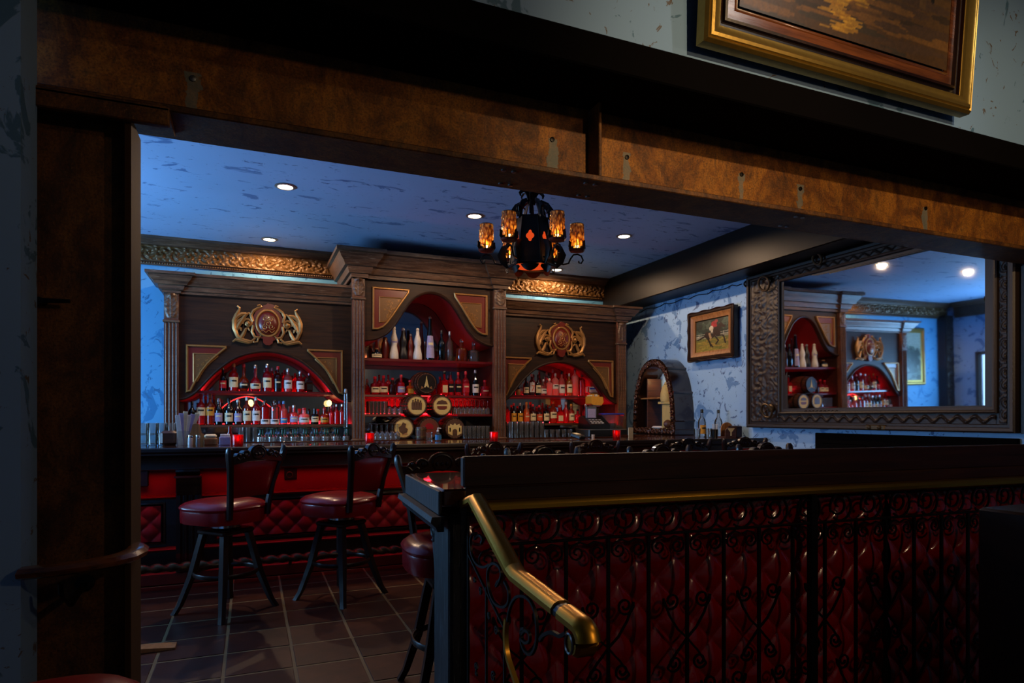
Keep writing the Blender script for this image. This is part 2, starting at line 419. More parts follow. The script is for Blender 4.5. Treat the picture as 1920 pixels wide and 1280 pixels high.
# ================================================================ STRUCTURE
WX, WY, LX = 5.25, 8.25, -3.2          # right wall, back wall, left wall of the bar room
XF, YB = -4.0, -2.6                    # front room extents
b = MB().box(LX-.1, WX+.1, WY, WY+.12, -.05, CEIL+.3); struct('wall_back', b, 'wall_bluelit')
b = MB().box(WX, WX+.12, 2.2, WY, -1.3, CEIL-.04).box(WX, WX+.12, 2.87, WY, CEIL-.04, CEIL+.3) if 0 else MB().box(WX, WX+.12, 2.2, WY, -1.3, 2.42); struct('wall_right', b, 'wall')
struct('wall_right_upper', MB().box(WX, WX+.12, 2.87, WY, 2.42, CEIL+.3), 'wall')
# left wall with a window opening
wl = MB()
wy0, wy1, wz0, wz1 = 4.9, 7.62, 1.15, 2.25
wl.box(LX-.12, LX, 2.86, wy0, -.05, CEIL+.3); wl.box(LX-.12, LX, wy1, WY, -.05, CEIL+.3)
wl.box(LX-.12, LX, wy0, wy1, -.05, wz0); wl.box(LX-.12, LX, wy0, wy1, wz1, CEIL+.3)
struct('wall_left', wl, 'wall')
def window(name, X, y0, y1, z0, z1, nm, fm='dark'):
    fr = MB(); fr.box(X-.1, X+.02, y0-.06, y0, z0-.06, z1+.06); fr.box(X-.1, X+.02, y1, y1+.06, z0-.06, z1+.06)
    fr.box(X-.1, X+.02, y0, y1, z1, z1+.06); fr.box(X-.1, X+.05, y0, y1, z0-.06, z0)
    r = struct(name, fr, fm); wd = (y1-y0)/nm
    for i in range(nm):
        if i: obj('mullion', MB().cbox(X-.09, X-.02, y0+wd*i-.025, y0+wd*i+.025, z0, z1), fm, r)
        obj('pane', MB().box(X-.11, X-.10, y0+wd*i+.01, y0+wd*(i+1)-.01, z0, z1), 'day', r)
window('window_1', LX, wy0, wy1, wz0, wz1, 3)
# ceiling of the bar room with round cut-outs is shallow; lights are surface rings below it
struct('ceiling', MB().box(LX-.1, WX+.1, 2.60, WY+.1, CEIL, CEIL+.1), 'ceil')
# floors
struct('floor', MB().box(LX-.1, WX+.1, 2.25, WY+.1, -.12, -.002), 'grout'); FL = bpy.data.objects['floor']
ts = .345; tb = MB().cbox(-.1645, .1645, -.1645, .1645, -.004, 0, .003)
tm = mesh('tile', tb, (0, 0, 0), 0); tm.materials.append(M['tile'])
nt = 0
for i in range(17):
    for j in range(10):
        o = bpy.data.objects.new('tile', tm); o.parent = FL; C.objects.link(o)
        o.location = (-2.2+ts*(i+.5), 2.55+ts*(j+.5)-.06, random.uniform(-.001, .001)); nt += 1
struct('floor_far', MB().box(-2.4, WX, 2.49+10*ts+.001, WY, -.013, -.002), 'farfloor')
struct('floor_front', MB().box(XF, .72, YB, 2.25, -.12, -.001), 'farfloor')
struct('floor_lower', MB().box(.72, 7.0, YB, 2.6, -1.4, -1.3), 'farfloor')
struct('wall_stairwell', MB().box(.66, .72, -.4, 2.25, -1.3, -.13), 'black')
# front room shell
struct('wall_front', MB().box(XF, 7.0, 2.30, 2.48, 2.87, 4.9), 'wallfront')
struct('wall_front_left', MB().box(XF, -.665, 2.42, 2.585, -.05, 2.87), 'wallfront')
struct('wall_far_left', MB().box(XF-.1, XF, YB, 2.5, -.05, 4.9), 'wallfront')
struct('wall_far_right', MB().box(7.0, 7.1, YB, 2.86, -1.4, 4.9), 'wallfront')
struct('wall_behind', MB().box(XF, 7.0, YB-.1, YB, -1.4, 4.9), 'wallfront')
struct('ceiling_front', MB().box(XF, 7.0, YB, 2.5, 4.9, 5.0), 'wallfront')
struct('wall_right_return', MB().box(WX+.12, 7.0, 2.62, 2.86, -.05, 2.87), 'wallfront')
# fascia and soffit hiding the top of the steel
struct('trim_1', MB().cbox(-.62, 7.0, 2.26, 2.30, 2.74, 2.885), 'soot')
struct('trim_2', MB().box(-.78, 7.0, 2.30, 2.70, 2.80, 2.86), 'soot')
# rusted steel beam: web, lower flange, stiffeners, bolts
beam = tag(obj('steel_beam', MB().box(-.76, 6.9, 2.72, 2.735, 2.45, 2.83), 'rust', None, (0, 2.72, 2.45)),
           'rusted orange steel beam spanning the opening to the bar room', 'beam')
beam['kind'] = 'structure'
del beam['category']
obj('flange', MB().cbox(-.76, 6.9, 2.60, 2.86, 2.425, 2.452, .004), 'rustdark', beam)
for ux in (1118,):
    X = XU(ux, 2.65); obj('stiffener_plate', MB().cbox(X-.008, X+.008, 2.61, 2.72, 2.452, 2.83, .003), 'rustdark', beam)
for ux in (6.2,): obj('stiffener_plate', MB().cbox(ux-.008, ux+.008, 2.61, 2.72, 2.452, 2.83, .003), 'rustdark', beam)
for i, h in enumerate(HOLES):
    obj('bolt', MB().lathe([(.012, 0), (.012, -.006), (.004, -.008)], 8, (h, 2.72, 2.615+.02*(i % 2)), 'Y'), 'steel' if i == 0 else 'iron', beam)
for k in range(6):
    for y in (2.65, 2.81): obj('bolt', MB().lathe([(.004, -.006), (.012, -.004), (.012, 0)], 8, (1.05+.42*(k//2)+(k % 2)*.05+(y-2.65)*.3+(.9 if k > 3 else 0), y, 2.425)), 'steel', beam)
# steel column at the left
XL, XR, YC = -.705, -.415, 2.60
col = tag(obj('steel_column', MB().box(XL, XR, YC+.10, YC+.115, 0, 2.425), 'rustdark', None, ((XL+XR)/2, YC+.1, 0)), 'dark rusted steel column left of the bar opening', 'column')
col['kind'] = 'structure'
del col['category']
obj('flange', MB().cbox(XL-.014, XL, YC, YC+.22, 0, 2.425, .003), 'rustdark', col)
obj('flange', MB().cbox(XR, XR+.022, YC, YC+.22, 0, 2.39, .003), 'flange', col)
obj('cap_plate', MB().cbox(XL-.02, -.27, YC-.03, YC+.0, 2.36, 2.43, .004).cbox(XL-.02, -.27, YC-.03, YC+.2, 2.41, 2.424, .004), 'rustdark', col)
obj('valve_lever', MB().lathe([(.012, 0), (.012, -.06)], 8, (XL+.03, YC+.1, 1.72), 'Y').tube([(XL+.03, YC+.05, 1.72), (XL+.12, YC+.045, 1.722)], [.010, .007]), 'iron', col)
# dropped beam along the right wall
BX = 4.86
struct('trim_3', MB().cbox(BX, WX, 2.86, WY, 2.89, CEIL, .01), 'darkbeam')
# pilaster strip in the back-left corner
bb = MB(); bb.relief((LX+.32, WY-.14, 0), (-1, 0, 0), (0, 0, 1), (0, -1, 0), .30, CEIL, 26, 240, foliage(.3, .3, .02)) if 0 else None
cb = MB().box(LX, LX+.26, WY-.16, WY, 0, CEIL-.25)
cb.relief((LX+.01, WY-.161, .1), (1, 0, 0), (0, 0, 1), (0, -1, 0), .24, CEIL-.4, 22, 240, lambda u, v: foliage(.24, .28, .02)(v, u))
struct('trim_4', cb, 'ironbrn')
# ---------------------------------------------------------------- crown moulding
PROF = [(0, 0), (.02, 0), (.025, .035), (.04, .045), (.055, .21), (.10, .215), (.13, .25), (.18, .27), (.18, .30), (0, .30)]
def crown(name, x0, x1):
    z0 = CEIL-.30
    r = struct(name, MB().sweep([(x0, WY), (x1, WY)], PROF, ((0, 0, z0), (1, 0, 0), (0, 1, 0), (0, 0, 1))), 'oak')
    W = x1-x0
    n = np.array([0, -.165, -.015]); n /= np.linalg.norm(n)
    rl = MB().relief((x0, WY-.04, z0+.045), (1, 0, 0), (0, -.09, .996), (0, -.996, -.09), W, .168, int(W/.007), 28, lambda u, v: foliage(.168, .145, .026)(u, v)+.012*np.clip(np.sin(u*85+4*np.sin(v*40))*np.sin(v*62), 0, 1))
    f = obj('carved_frieze', rl, 'carved', r); f['kind'] = 'stuff'
    bd = MB(); k = int(W/.026)
    for i in range(k): bd.ico((x0+.013+i*.026, WY-.033, z0+.022), .010, 5)
    f = obj('bead_row', bd, 'carved', r); f['kind'] = 'stuff'
crown('trim_5', LX+.02, .98); crown('trim_6', 3.02, BX)
# same moulding returns on the left wall (seen in the mirror)
z0 = CEIL-.30
tl_ = struct('trim_7', MB().sweep([(LX, 2.9), (LX, WY-.2)], PROF, ((0, 0, z0), (1, 0, 0), (0, 1, 0), (0, 0, 1))), 'oak')
# dark wainscot panel under the mirror
wy = YU(1532, WX); wz = 1.155
wp = struct('trim_8', MB().cbox(WX-.03, WX, 2.9, wy, 0, wz, .005), 'soot')
for k in range(3):
    y1 = wy-.08-k*.6; obj('panel', MB().cbox(WX-.045, WX-.03, y1-.5, y1, .15, wz-.1, .008), 'soot', wp)
# ================================================================ CEILING LIGHTS
names = ['nearest the left end of the beam', 'lighting the carved moulding above the left cabinet', 'just left of the chandelier', 'right of the chandelier', 'behind the chandelier above the right cabinet']
for i, (x, y, z) in enumerate(DL[:5]):
    t = thing('ceiling_light', 'small round recessed ceiling light glowing warm white, '+names[i], 'light', (x, y, z), 'recessed ceiling lights')
    obj('trim_ring', MB().lathe([(.064, -.001), (.088, -.001), (.090, -.006), (.066, -.012), (.062, -.004)], 24, (x, y, z)), 'trimring', t)
    obj('lamp', MB().lathe([(.0001, -.008), (.063, -.006), (.063, -.001)], 20, (x, y, z)), 'lamp', t)
# ================================================================ BACK BAR CABINETS
YS, YCN = 7.60, 7.40                    # faces of side and centre units
FL_ = [(0, 0)]
def flute_poly(x0, x1, y, back, nf=3):
    """plan of a fluted pilaster shaft"""
    wd = x1-x0; m = wd*.14; fw = (wd-2*m)/nf; P = [(x0, back), (x0, y)]
    for i in range(nf):
        a = x0+m+i*fw+fw*.12; c_ = a+fw*.38; r = fw*.38
        for k in range(7):
            t_ = PI-PI*k/6; P.append((c_+r*math.cos(t_), y+r*math.sin(t_)*.7))
    P += [(x1, y), (x1, back)]; return P
def acanthus(x0, x1, y, z0, z1):
    W = x1-x0; H = z1-z0; cx = W/2
    def f(u, v):
        x = (u-cx)/cx; t_ = v/H
        w_ = .55+.4*np.sin(PI*np.clip(t_*1.1, 0, 1))
        leaf = np.clip((w_-np.abs(x))/.25, 0, 1)
        lob = .55+.45*np.cos((t_*5-np.abs(x)*1.4)*2*PI)
        rib = np.exp(-(x/.10)**2)
        curl = .030*np.exp(-((t_-.90)/.08)**2)*np.clip(1-np.abs(x)*1.2, 0, 1)
        return leaf*(.010+.012*lob*np.abs(x)+.010*rib)+curl
    return MB().relief((x0, y, z0), (1, 0, 0), (0, 0, 1), (0, -1, 0), W, H, 18, 30, f)
def pilaster(par, x0, x1, y, zcap0, zcap1, z0=1.0):
    p = obj('pilaster', MB().prism(flute_poly(x0, x1, y-.03, y+.04), z0+.06, zcap0-.05, 'XY'), 'oakv', par)
    obj('pilaster_base', MB().cbox(x0-.012, x1+.012, y-.045, y+.04, z0, z0+.06, .008), 'oak', p)
    obj('necking_band', MB().cbox(x0-.012, x1+.012, y-.045, y+.04, zcap0-.05, zcap0-.02, .006), 'oak', p)
    cp = MB().box(x0, x1, y-.03, y+.04, zcap0-.02, zcap1)
    obj('capital_block', cp, 'oakv', p)
    a = acanthus(x0, x1, y-.031, zcap0, zcap1); obj('acanthus_leaf', a, 'oak', p)
    # reeds stand proud
    wd = x1-x0; m = wd*.14; fw = (wd-2*m)/3
    for i in range(4):
        X = x0+m+i*fw; X = min(max(X, x0+.008), x1-.008)
        obj('reed', MB().tube([(X, y-.032, z0+.07), (X, y-.032, zcap0-.06)], .007, 6), 'oak', p)
def cornice_path(x0, x1, y, pw, ps, brk=.035):
    return [(x0-.0, WY), (x0, y-.03), (x0+pw, y-.03), (x0+pw, y-.03+brk), (x1-pw, y-.03+brk), (x1-pw, y-.03), (x1, y-.03), (x1, WY)]
CORN = [(0, 0), (.012, 0), (.015, .025), (.035, .03), (.045, .055), (.05, .075), (.075, .08), (.09, .11), (.115, .135), (.13, .165), (.155, .172), (.155, .20), (0, .20)]
def arch_board(fn, cx, hw, ztop, y, th, holes=None):
    n = 72; xs = [-hw+2*hw*i/n for i in range(n+1)]; zs = [fn(abs(x)) for x in xs]
    V = []; F = []
    for i, (x, z) in enumerate(zip(xs, zs)):
        V += [(cx+x, y, z), (cx+x, y, ztop), (cx+x, y+th, z), (cx+x, y+th, ztop)]
    for i in range(n):
        a, c_ = i*4, i*4+4
        F += [(a, c_, c_+1, a+1), (a+2, a+3, c_+3, c_+2), (a, a+2, c_+2, c_)]
    F += [(0, 1, 3, 2), (n*4, n*4+2, n*4+3, n*4+1)]
    return MB().raw(V, F), [(cx+x, z) for x, z in zip(xs, zs)]
def interp(pts):
    xs = [p[0] for p in pts]; zs = [p[1] for p in pts]
    def cr(x):
        x = min(max(x, xs[0]), xs[-1])
        for i in range(len(xs)-1):
            if x <= xs[i+1]: break
        def m(j):
            if j == 0: return 0.0
            if j >= len(xs)-1: return (zs[-1]-zs[-2])/(xs[-1]-xs[-2])*.3
            return (zs[j+1]-zs[j-1])/(xs[j+1]-xs[j-1])
        h = xs[i+1]-xs[i]; t_ = (x-xs[i])/h
        return (2*t_**3-3*t_**2+1)*zs[i]+(t_**3-2*t_**2+t_)*h*m(i)+(-2*t_**3+3*t_**2)*zs[i+1]+(t_**3-t_**2)*h*m(i+1)
    return cr
def spandrel(par, pts, y):
    """pts: outline polygon (x,z); layered frame, red band, carved inlay"""
    cx = sum(p[0] for p in pts)/len(pts); cz = sum(p[1] for p in pts)/len(pts)
    P = [Vector((p[0], p[1])) for p in pts]
    area2 = sum(P[i].x*P[(i+1) % len(P)].y-P[(i+1) % len(P)].x*P[i].y for i in range(len(P)))
    if area2 > 0: P.reverse()      # clockwise: right of travel is inside
    path = [(p.x, p.y) for p in P]
    basis = ((0, y, 0), (1, 0, 0), (0, 0, 1), (0, -1, 0))
    f = obj('spandrel_frame', MB().sweep(path, [(0, 0), (0, .02), (.008, .03), (.018, .03), (.024, .012), (.026, 0)], basis, True), 'gold', par)
    obj('red_band', MB().prism(path, y-.006, y+.001) , 'redpaint', f)
    # inner triangle
    k = .56; ip = [(cx+(p[0]-cx)*k*1.0, cz+(p[1]-cz)*k) for p in path]
    obj('inner_lip', MB().sweep(ip, [(-.012, 0), (-.012, .014), (-.003, .02), (.003, .008), (.004, 0)], basis, True), 'gold', f)
    iv = MB()
    m_ = len(path); tx = (cx, cz)
    for q in range(26):
        i_ = random.randrange(m_); t_ = k*(.05+.75*random.random()); j_ = (i_+1) % m_; f_ = random.random()
        qx = path[i_][0]*(1-f_)+path[j_][0]*f_; qz = path[i_][1]*(1-f_)+path[j_][1]*f_
        px = cx+(qx-cx)*t_; pz = cz+(qz-cz)*t_
        iv.tube([(u_, y-.012, v_) for u_, v_ in spiral((px, pz), .003, .016, random.uniform(0, 6), .8 if q % 2 else -.8, 7)], .0035, 4)
    obj('carved_inlay', iv, 'gold', f); obj('inlay_ground', MB().prism(ip, y-.0105, y-.0025), 'carved', f)
def crest(par, cx, cz, y):
    """oval red medallion with gilt scrolls, 0.72 m wide"""
    c0 = obj('crest', MB().prism([(cx+.16*math.cos(a)*(1+.06*math.cos(6*a)), cz+.02+.205*math.sin(a)*(1+.05*math.cos(5*a))) for a in [2*PI*i/40 for i in range(40)]], y-.03, y), 'redpaint', par)
    def T(pts, r, n=6): return [(cx+p[0], y-.028-p[2] if len(p) > 2 else y-.028, cz+p[1]) for p in pts], r, n
    ring = MB().tube([(cx+.118*math.cos(a), y-.042, cz+.145*math.sin(a)+.01) for a in [2*PI*i/36 for i in range(36)]], .014, 8, True)
    obj('medallion_ring', ring, 'gold', c0)
    md = MB(); V = []; F = []
    prof = [(1, 0), (.94, .018), (.8, .034), (.5, .046), (.2, .05), (.001, .051)]
    for r, h in prof:
        for k in range(28): a = 2*PI*k/28; V.append((cx+.108*r*math.cos(a), y-.034-h, cz+.01+.134*r*math.sin(a)))
    for i in range(5):
        for k in range(28): F.append((i*28+k, i*28+(k+1) % 28, (i+1)*28+(k+1) % 28, (i+1)*28+k))
    obj('medallion', md.raw(V, F), 'redpaint', c0)
    mg = MB()
    for (ox, oz, r1, a0, tr) in ((-.03, .05, .036, 0, 1.3), (.035, .045, .03, 2, -1.3), (0, -.01, .04, 1, 1.4), (-.03, -.05, .03, 3, -1.2), (.035, -.045, .034, 5, 1.2)):
        P = spiral((ox, oz), .008, r1, a0, tr, 18)
        mg.tube([(cx+p[0], y-.086+.035*(p[0]**2+p[1]**2)/.02, cz+.01+p[1]) for p in P], .0055, 5)
    mg.tube([(cx-.07+.14*i/14, y-.08, cz-.085+.012*math.sin(i)) for i in range(15)], .004, 4)
    obj('monogram', mg, 'gold', c0)
    for s in (-1, 1):
        g = MB()
        def q(pts, rr, n=6):
            rr = [x_*1.22 for x_ in rr] if isinstance(rr, list) else rr*1.2
            g.tube([(cx+s*p[0], y-.03-(p[2] if len(p) > 2 else 0), cz+p[1]) for p in pts], rr, n)
        # large outer acanthus C-scroll
        q([(.13, -.16), (.17, -.20), (.24, -.19), (.31, -.15), (.345, -.06), (.345, .02), (.325, .08), (.30, .13), (.29, .165), (.315, .185)],
          [.010, .014, .016, .018, .020, .022, .019, .014, .010, .007])
        q([(.33, -.10), (.30, -.03), (.255, .05), (.22, .10), (.19, .115), (.175, .095)], [.012, .019, .018, .013, .009, .008])
        q([(.34, -.02), (.29, .03), (.245, .06), (.235, .025)], [.012, .014, .012, .008])
        q([(.345, .01), (.31, .07), (.265, .10), (.225, .105), (.215, .085)], [.014, .020, .018, .012, .007]); q([(.34, -.07), (.31, -.05), (.28, -.06), (.275, -.085)], [.012, .016, .012, .007])
        q([(.28, -.175), (.245, -.11), (.225, -.06), (.20, -.055), (.19, -.08)], [.018, .017, .012, .009, .006])
        P = spiral((.205, .0), .055, .018, -.2 if s > 0 else -.2, 1.1, 16); q([(a_, b_) for a_, b_ in P], .011)
        g.ico((cx+s*.205, y-.04, cz), .026, 8)
        q([(.36, -.21), (.33, -.185), (.26, -.20), (.20, -.215), (.16, -.205)], [.008, .014, .018, .012, .008])
        q([(.155, .02), (.175, .09), (.15, .14), (.10, .175), (.06, .19), (.08, .21), (.11, .20)], [.014, .015, .014, .013, .010, .009, .007])
        q([(.15, -.02), (.165, -.09), (.14, -.145), (.09, -.155), (.07, -.13), (.09, -.115)], [.014, .013, .013, .011, .008, .006])
        q([(.10, -.16), (.11, -.20), (.145, -.205), (.155, -.185)], [.010, .009, .008, .006])
        obj('gilt_scroll', g, 'gold', c0)
    bt = MB().prism([(cx-.055, cz-.14), (cx+.055, cz-.14), (cx+.05, cz-.21), (cx+.02, cz-.235), (cx-.02, cz-.235), (cx-.05, cz-.21)], y-.05, y)
    obj('top_ornament', MB().prism([(cx-.035, cz+.15), (cx+.035, cz+.15), (cx+.025, cz+.21), (cx, cz+.235), (cx-.025, cz+.21)], y-.045, y), 'redpaint', c0)
    obj('drop_ornament', bt, 'redpaint', c0)
X_PIL = [XU(308, YS), XU(335, YS), XU(660, YCN), XU(683, YCN), XU(923, YCN), XU(947, YCN), XU(1150, YS), XU(1172, YS)]
ZT = 2.62; CTR = 1.05
def side_unit(label, x0, x1, pil, flip):
    t = thing('back_bar_cabinet', label, 'cabinet', ((x0+x1)/2, YS, 0), 'back bar cabinets')
    acx = (x0+x1)/2+(.03 if not flip else -.03); hw = (x1-x0)/2-.02
    if not flip: bx0, bx1 = x0+.10, x1
    else: bx0, bx1 = x0, x1-.10
    acx = (bx0+bx1)/2; hw = (bx1-bx0)/2
    fn = interp([(0, 2.035), (.12, 2.022), (.24, 1.99), (.34, 1.945), (.43, 1.88), (.53, 1.79), (.61, 1.70), (.68, 1.615), (.75, 1.545), (.84, 1.495), (.95, 1.485)])
    bd, edge = arch_board(fn, acx, hw, ZT+.02, YS+.02, .05)
    obj('arched_board', bd, 'dark', t)
    # moulded lip following the opening
    tr = MB().tube([(p[0], YS+.012, p[1]+.012) for p in edge], .014, 6); obj('arch_moulding', tr, 'dark', t)
    # deep red-painted arch lining and niche sides
    V = []; F = []
    for i, (x, z) in enumerate(edge): V += [(x, YS+.07, z+.002), (x, 8.14, z+.002)]
    for i in range(len(edge)-1): F.append((2*i, 2*i+1, 2*i+3, 2*i+2))
    obj('arch_lining', MB().raw(V, F), 'redniche', t)
    obj('side_panel', MB().box(bx0-.02, bx0, YS+.07, 8.2, CTR, ZT), 'dark', t); obj('side_panel', MB().box(bx1, bx1+.02, YS+.07, 8.2, CTR, ZT), 'dark', t)
    obj('back_mirror', MB().box(bx0, bx1, 8.15, 8.17, CTR, 2.1), 'dimmirror', t)
    obj('top_board', MB().box(x0, x1, YS+.02, 8.24, ZT+.01, ZT+.03), 'dark', t)
    for z, nm in ((1.60, 'u'), (1.225, 'l')):
        yy = YS+.09
        obj('shelf', MB().cbox(bx0+.005, bx1-.005, yy, 8.14, z-.03, z, .004), 'shelfred' if nm == 'u' else 'brownbox', t)
        obj('led_strip', MB().box(bx0+.06, bx1-.06, 8.115, 8.125, z+.003, z+.011), 'redled', t)
    px = (x0, x0+.137) if not flip else (x1-.137, x1)
    pilaster(t, px[0], px[1], YS, 2.36, ZT)
    # cornice with a break over the pilaster
    if not flip: path = [(x0, WY), (x0, YS-.05), (x0+.15, YS-.05), (x0+.15, YS-.01), (x1, YS-.01)]
    else: path = [(x0, YS-.01), (x1-.15, YS-.01), (x1-.15, YS-.05), (x1, YS-.05), (x1, WY)]
    obj('cornice', MB().sweep(path, CORN, ((0, 0, ZT), (1, 0, 0), (0, 1, 0), (0, 0, 1))), 'oak', t)
    # spandrels
    for s in (-1, 1):
        P = [(acx+s*a_, b_) for a_, b_ in [(.82, 2.09), (.42, 2.09), (.42, 2.06), (.53, 1.96), (.60, 1.885), (.66, 1.80), (.72, 1.69), (.77, 1.585), (.82, 1.57)]]
        spandrel(t, P, YS+.02)
    crest(t, acx-.0, 2.345 if not flip else 2.345, YS+.015)
    # counter and base
    return t, acx, hw
UL, cxL, hwL = side_unit('carved back bar cabinet at the left end, gilt crest over an arched bottle niche', X_PIL[0], X_PIL[2]+.03, 0, False)
UR, cxR, hwR = side_unit('carved back bar cabinet at the right end near the cash register, gilt crest over arch', X_PIL[5]-.03, X_PIL[7], 0, True)
# centre unit
x0, x1 = X_PIL[2], X_PIL[5]; ZC = 2.90
UC = thing('back_bar_cabinet', 'tallest carved back bar cabinet in the middle with pointed arch and barrels', 'cabinet', ((x0+x1)/2, YCN, 0), 'back bar cabinets')
ccx = (x0+x1)/2; chw = (x1-x0)/2-.14
fnC = interp([(0, 2.79), (.08, 2.78), (.16, 2.745), (.25, 2.675), (.35, 2.535), (.44, 2.39), (.50, 2.315), (.56, 2.26), (.69, 2.20), (.85, 2.18)])
bd, edge = arch_board(fnC, ccx, chw+.02, ZC+.02, YCN+.02, .05); obj('arched_board', bd, 'dark', UC)
obj('arch_moulding', MB().tube([(p[0], YCN+.012, p[1]+.012) for p in edge], .014, 6), 'dark', UC)
V = []; F = []
for (x, z) in edge: V += [(x, YCN+.07, z+.002), (x, 8.14, z+.002)]
for i in range(len(edge)-1): F.append((2*i, 2*i+1, 2*i+3, 2*i+2))
obj('arch_lining', MB().raw(V, F), 'redniche', UC)
obj('side_panel', MB().box(x0+.02, x0+.13, YCN+.04, 8.2, CTR, ZC), 'dark', UC); obj('side_panel', MB().box(x1-.13, x1-.02, YCN+.04, 8.2, CTR, ZC), 'dark', UC)
obj('back_mirror', MB().box(x0+.13, x1-.13, 8.15, 8.17, CTR, 2.82), 'dimmirror', UC)
obj('top_board', MB().box(x0, x1, YCN+.02, 8.24, ZC+.01, ZC+.03), 'dark', UC)
YF = YCN+.07
obj('shelf', MB().cbox(x0+.13, x1-.13, YF, 8.14, 1.965, 2.0, .004), 'shelfred', UC)
for z in (1.575, 1.345):
    ga, gb = (XU(762, YF), XU(838, YF)) if z > 1.5 else (XU(752, YF), XU(858, YF))
    obj('shelf', MB().cbox(x0+.13, ga, YF, 8.14, z-.03, z, .004).cbox(gb, x1-.13, YF, 8.14, z-.03, z, .004).box(ga-.01, gb+.01, YF+.5, 8.14, z-.03, z), 'shelfred', UC)
for z in (2.0, 1.575, 1.345): obj('led_strip', MB().box(x0+.2, x1-.2, 8.115, 8.125, z+.003, z+.011), 'redled', UC)
for a_, b_ in ((x0, x0+.14), (x1-.155, x1)):
    pilaster(UC, a_, b_, YCN, 2.70, ZC)
path = [(x0, WY), (x0, YCN-.05), (x0+.155, YCN-.05), (x0+.155, YCN-.01), (x1-.165, YCN-.01), (x1-.165, YCN-.05), (x1, YCN-.05), (x1, WY)]
obj('cornice', MB().sweep(path, [(a_*1.28, b_*1.5) for a_, b_ in CORN], ((0, 0, ZC), (1, 0, 0), (0, 1, 0), (0, 0, 1))), 'oak', UC)
for s in (-1, 1):
    P = [(ccx+s*a_, b_) for a_, b_ in [(.71, 2.82), (.27, 2.82), (.28, 2.77), (.37, 2.64), (.465, 2.495), (.53, 2.405), (.58, 2.355), (.64, 2.325), (.71, 2.32)]]
    spandrel(UC, P, YCN+.02)
# counter under all three units
bc = tag(obj('back_counter', MB().cbox(X_PIL[0]-.9, WX-.1, 7.22, 8.24, CTR-.05, CTR, .006), 'bartop', None, (2, 7.7, 0)), 'long low wooden counter under the carved back bar cabinets', 'counter')
obj('front_panel', MB().box(X_PIL[0]-.88, WX-.1, 7.28, 8.24, 0, CTR-.05), 'black', bc)
# LED area lights along niches (the strips' own light)
def led(x0, x1, y, z, p, tgt=None):
    area(((x0+x1)/2, y, z), tgt or ((x0+x1)/2, y-.3, z+.25), x1-x0, .02, p, RED)
for cx_, hw_, k in ((cxL, hwL, .8), (cxR, hwR, 2.0)):
    led(cx_-hw_+.05, cx_+hw_-.05, YS+.30, 1.605, 2.0*k, (cx_, YS+.2, 1.75)); led(cx_-hw_+.05, cx_+hw_-.05, YS+.32, 1.23, 3.0*k, (cx_, YS+.2, 1.4))
led(cxL+.3, cxL+.8, 8.02, 1.245, 1.6)
led(ccx-chw+.1, ccx+chw-.1, YCN+.36, 1.58, 4.0, (ccx, YCN+.2, 1.75)); led(ccx-chw+.1, ccx+chw-.1, YCN+.5, 1.35, 6.0, (ccx, 8.1, 1.5))
obj('redlit_panel', MB().box(x0+.14, x1-.14, 8.135, 8.148, 1.35, 1.54), 'redniche', UC)  # red sheet added before the mirror to paint in a red-lit backing
led(ccx-.5, ccx+.5, 7.75, 2.03, .5, (ccx, 7.8, 2.8))
# ================================================================ THE BAR
BZ, BY0, BY1 = 1.08, 5.38, 6.10
BX0, BX1 = -2.2, 5.19
bar = thing('bar_counter', 'long bar with polished wooden top and red tufted velvet front below', 'bar', (1.5, 5.75, 0))
EDGE = [(0, 0), (.010, 0), (.018, .008), (.018, .03), (.008, .045), (.008, .055), (-.02, .075), (-.03, .10), (-.03, .165), (-.045, .17)]
tp = MB().cbox(BX0, BX1, BY0+.012, BY1, BZ-.05, BZ, .004)
obj('bar_top', tp, 'bartop', bar)
obj('bar_edge', MB().sweep([(BX0, BY0), (BX1, BY0)], [(o, -h) for o, h in EDGE], ((0, .0, BZ+.002), (1, 0, 0), (0, 1, 0), (0, 0, 1))), 'black', bar)
obj('return_top', MB().cbox(4.42, WX-.005, BY1+.002, 7.20, BZ-.05, BZ, .004), 'bartop', bar)
obj('return_body', MB().box(4.5, WX-.01, BY1+.01, 7.20, 0, BZ-.05), 'black', bar)
obj('bar_body', MB().box(BX0, BX1-.02, 5.66, 6.02, .10, BZ-.05), 'black', bar)
obj('plinth', MB().cbox(BX0, BX1-.02, 5.60, 6.02, 0, .10, .01), 'redpaint', bar)
obj('velvet_frieze', MB().relief((BX0, 5.655, .70), (1, 0, 0), (0, 0, 1), (0, -1, 0), BX1-.02-BX0, .235, 200, 8, lambda u, v: .006*np.sin(PI*v/.235)), 'velvet', bar)
obj('frieze_rail', MB().sweep([(BX0, 5.655), (BX1-.02, 5.655)], [(0, 0), (.03, .005), (.036, .02), (.02, .035), (0, .04)], ((0, 0, .665), (1, 0, 0), (0, 1, 0), (0, 0, 1))), 'redpaint', bar)
obj('lower_rail', MB().sweep([(BX0, 5.655), (BX1-.02, 5.655)], [(0, 0), (.03, .005), (.036, .02), (.02, .035), (0, .04)], ((0, 0, .255), (1, 0, 0), (0, 1, 0), (0, 0, 1))), 'redpaint', bar)
pils = [-.45, 1.95, 4.35]; edges = [BX0]+[p for p in pils]+[BX1-.02]
for i, p in enumerate(pils):
    pl = obj('front_pilaster', MB().prism(flute_poly(p-.09, p+.09, 5.585, 5.66), .10, .84, 'XY'), 'stool', bar)
    obj('corbel', MB().prism([(5.66, .93), (5.50, .93), (5.50, .89), (5.53, .86), (5.55, .78), (5.585, .70), (5.66, .70)], p-.085, p+.085, 'YZ'), 'crestw', pl)
    obj('corbel_band', MB().cbox(p-.095, p+.095, 5.49, 5.60, .842, .862, .004), 'redpaint', pl)
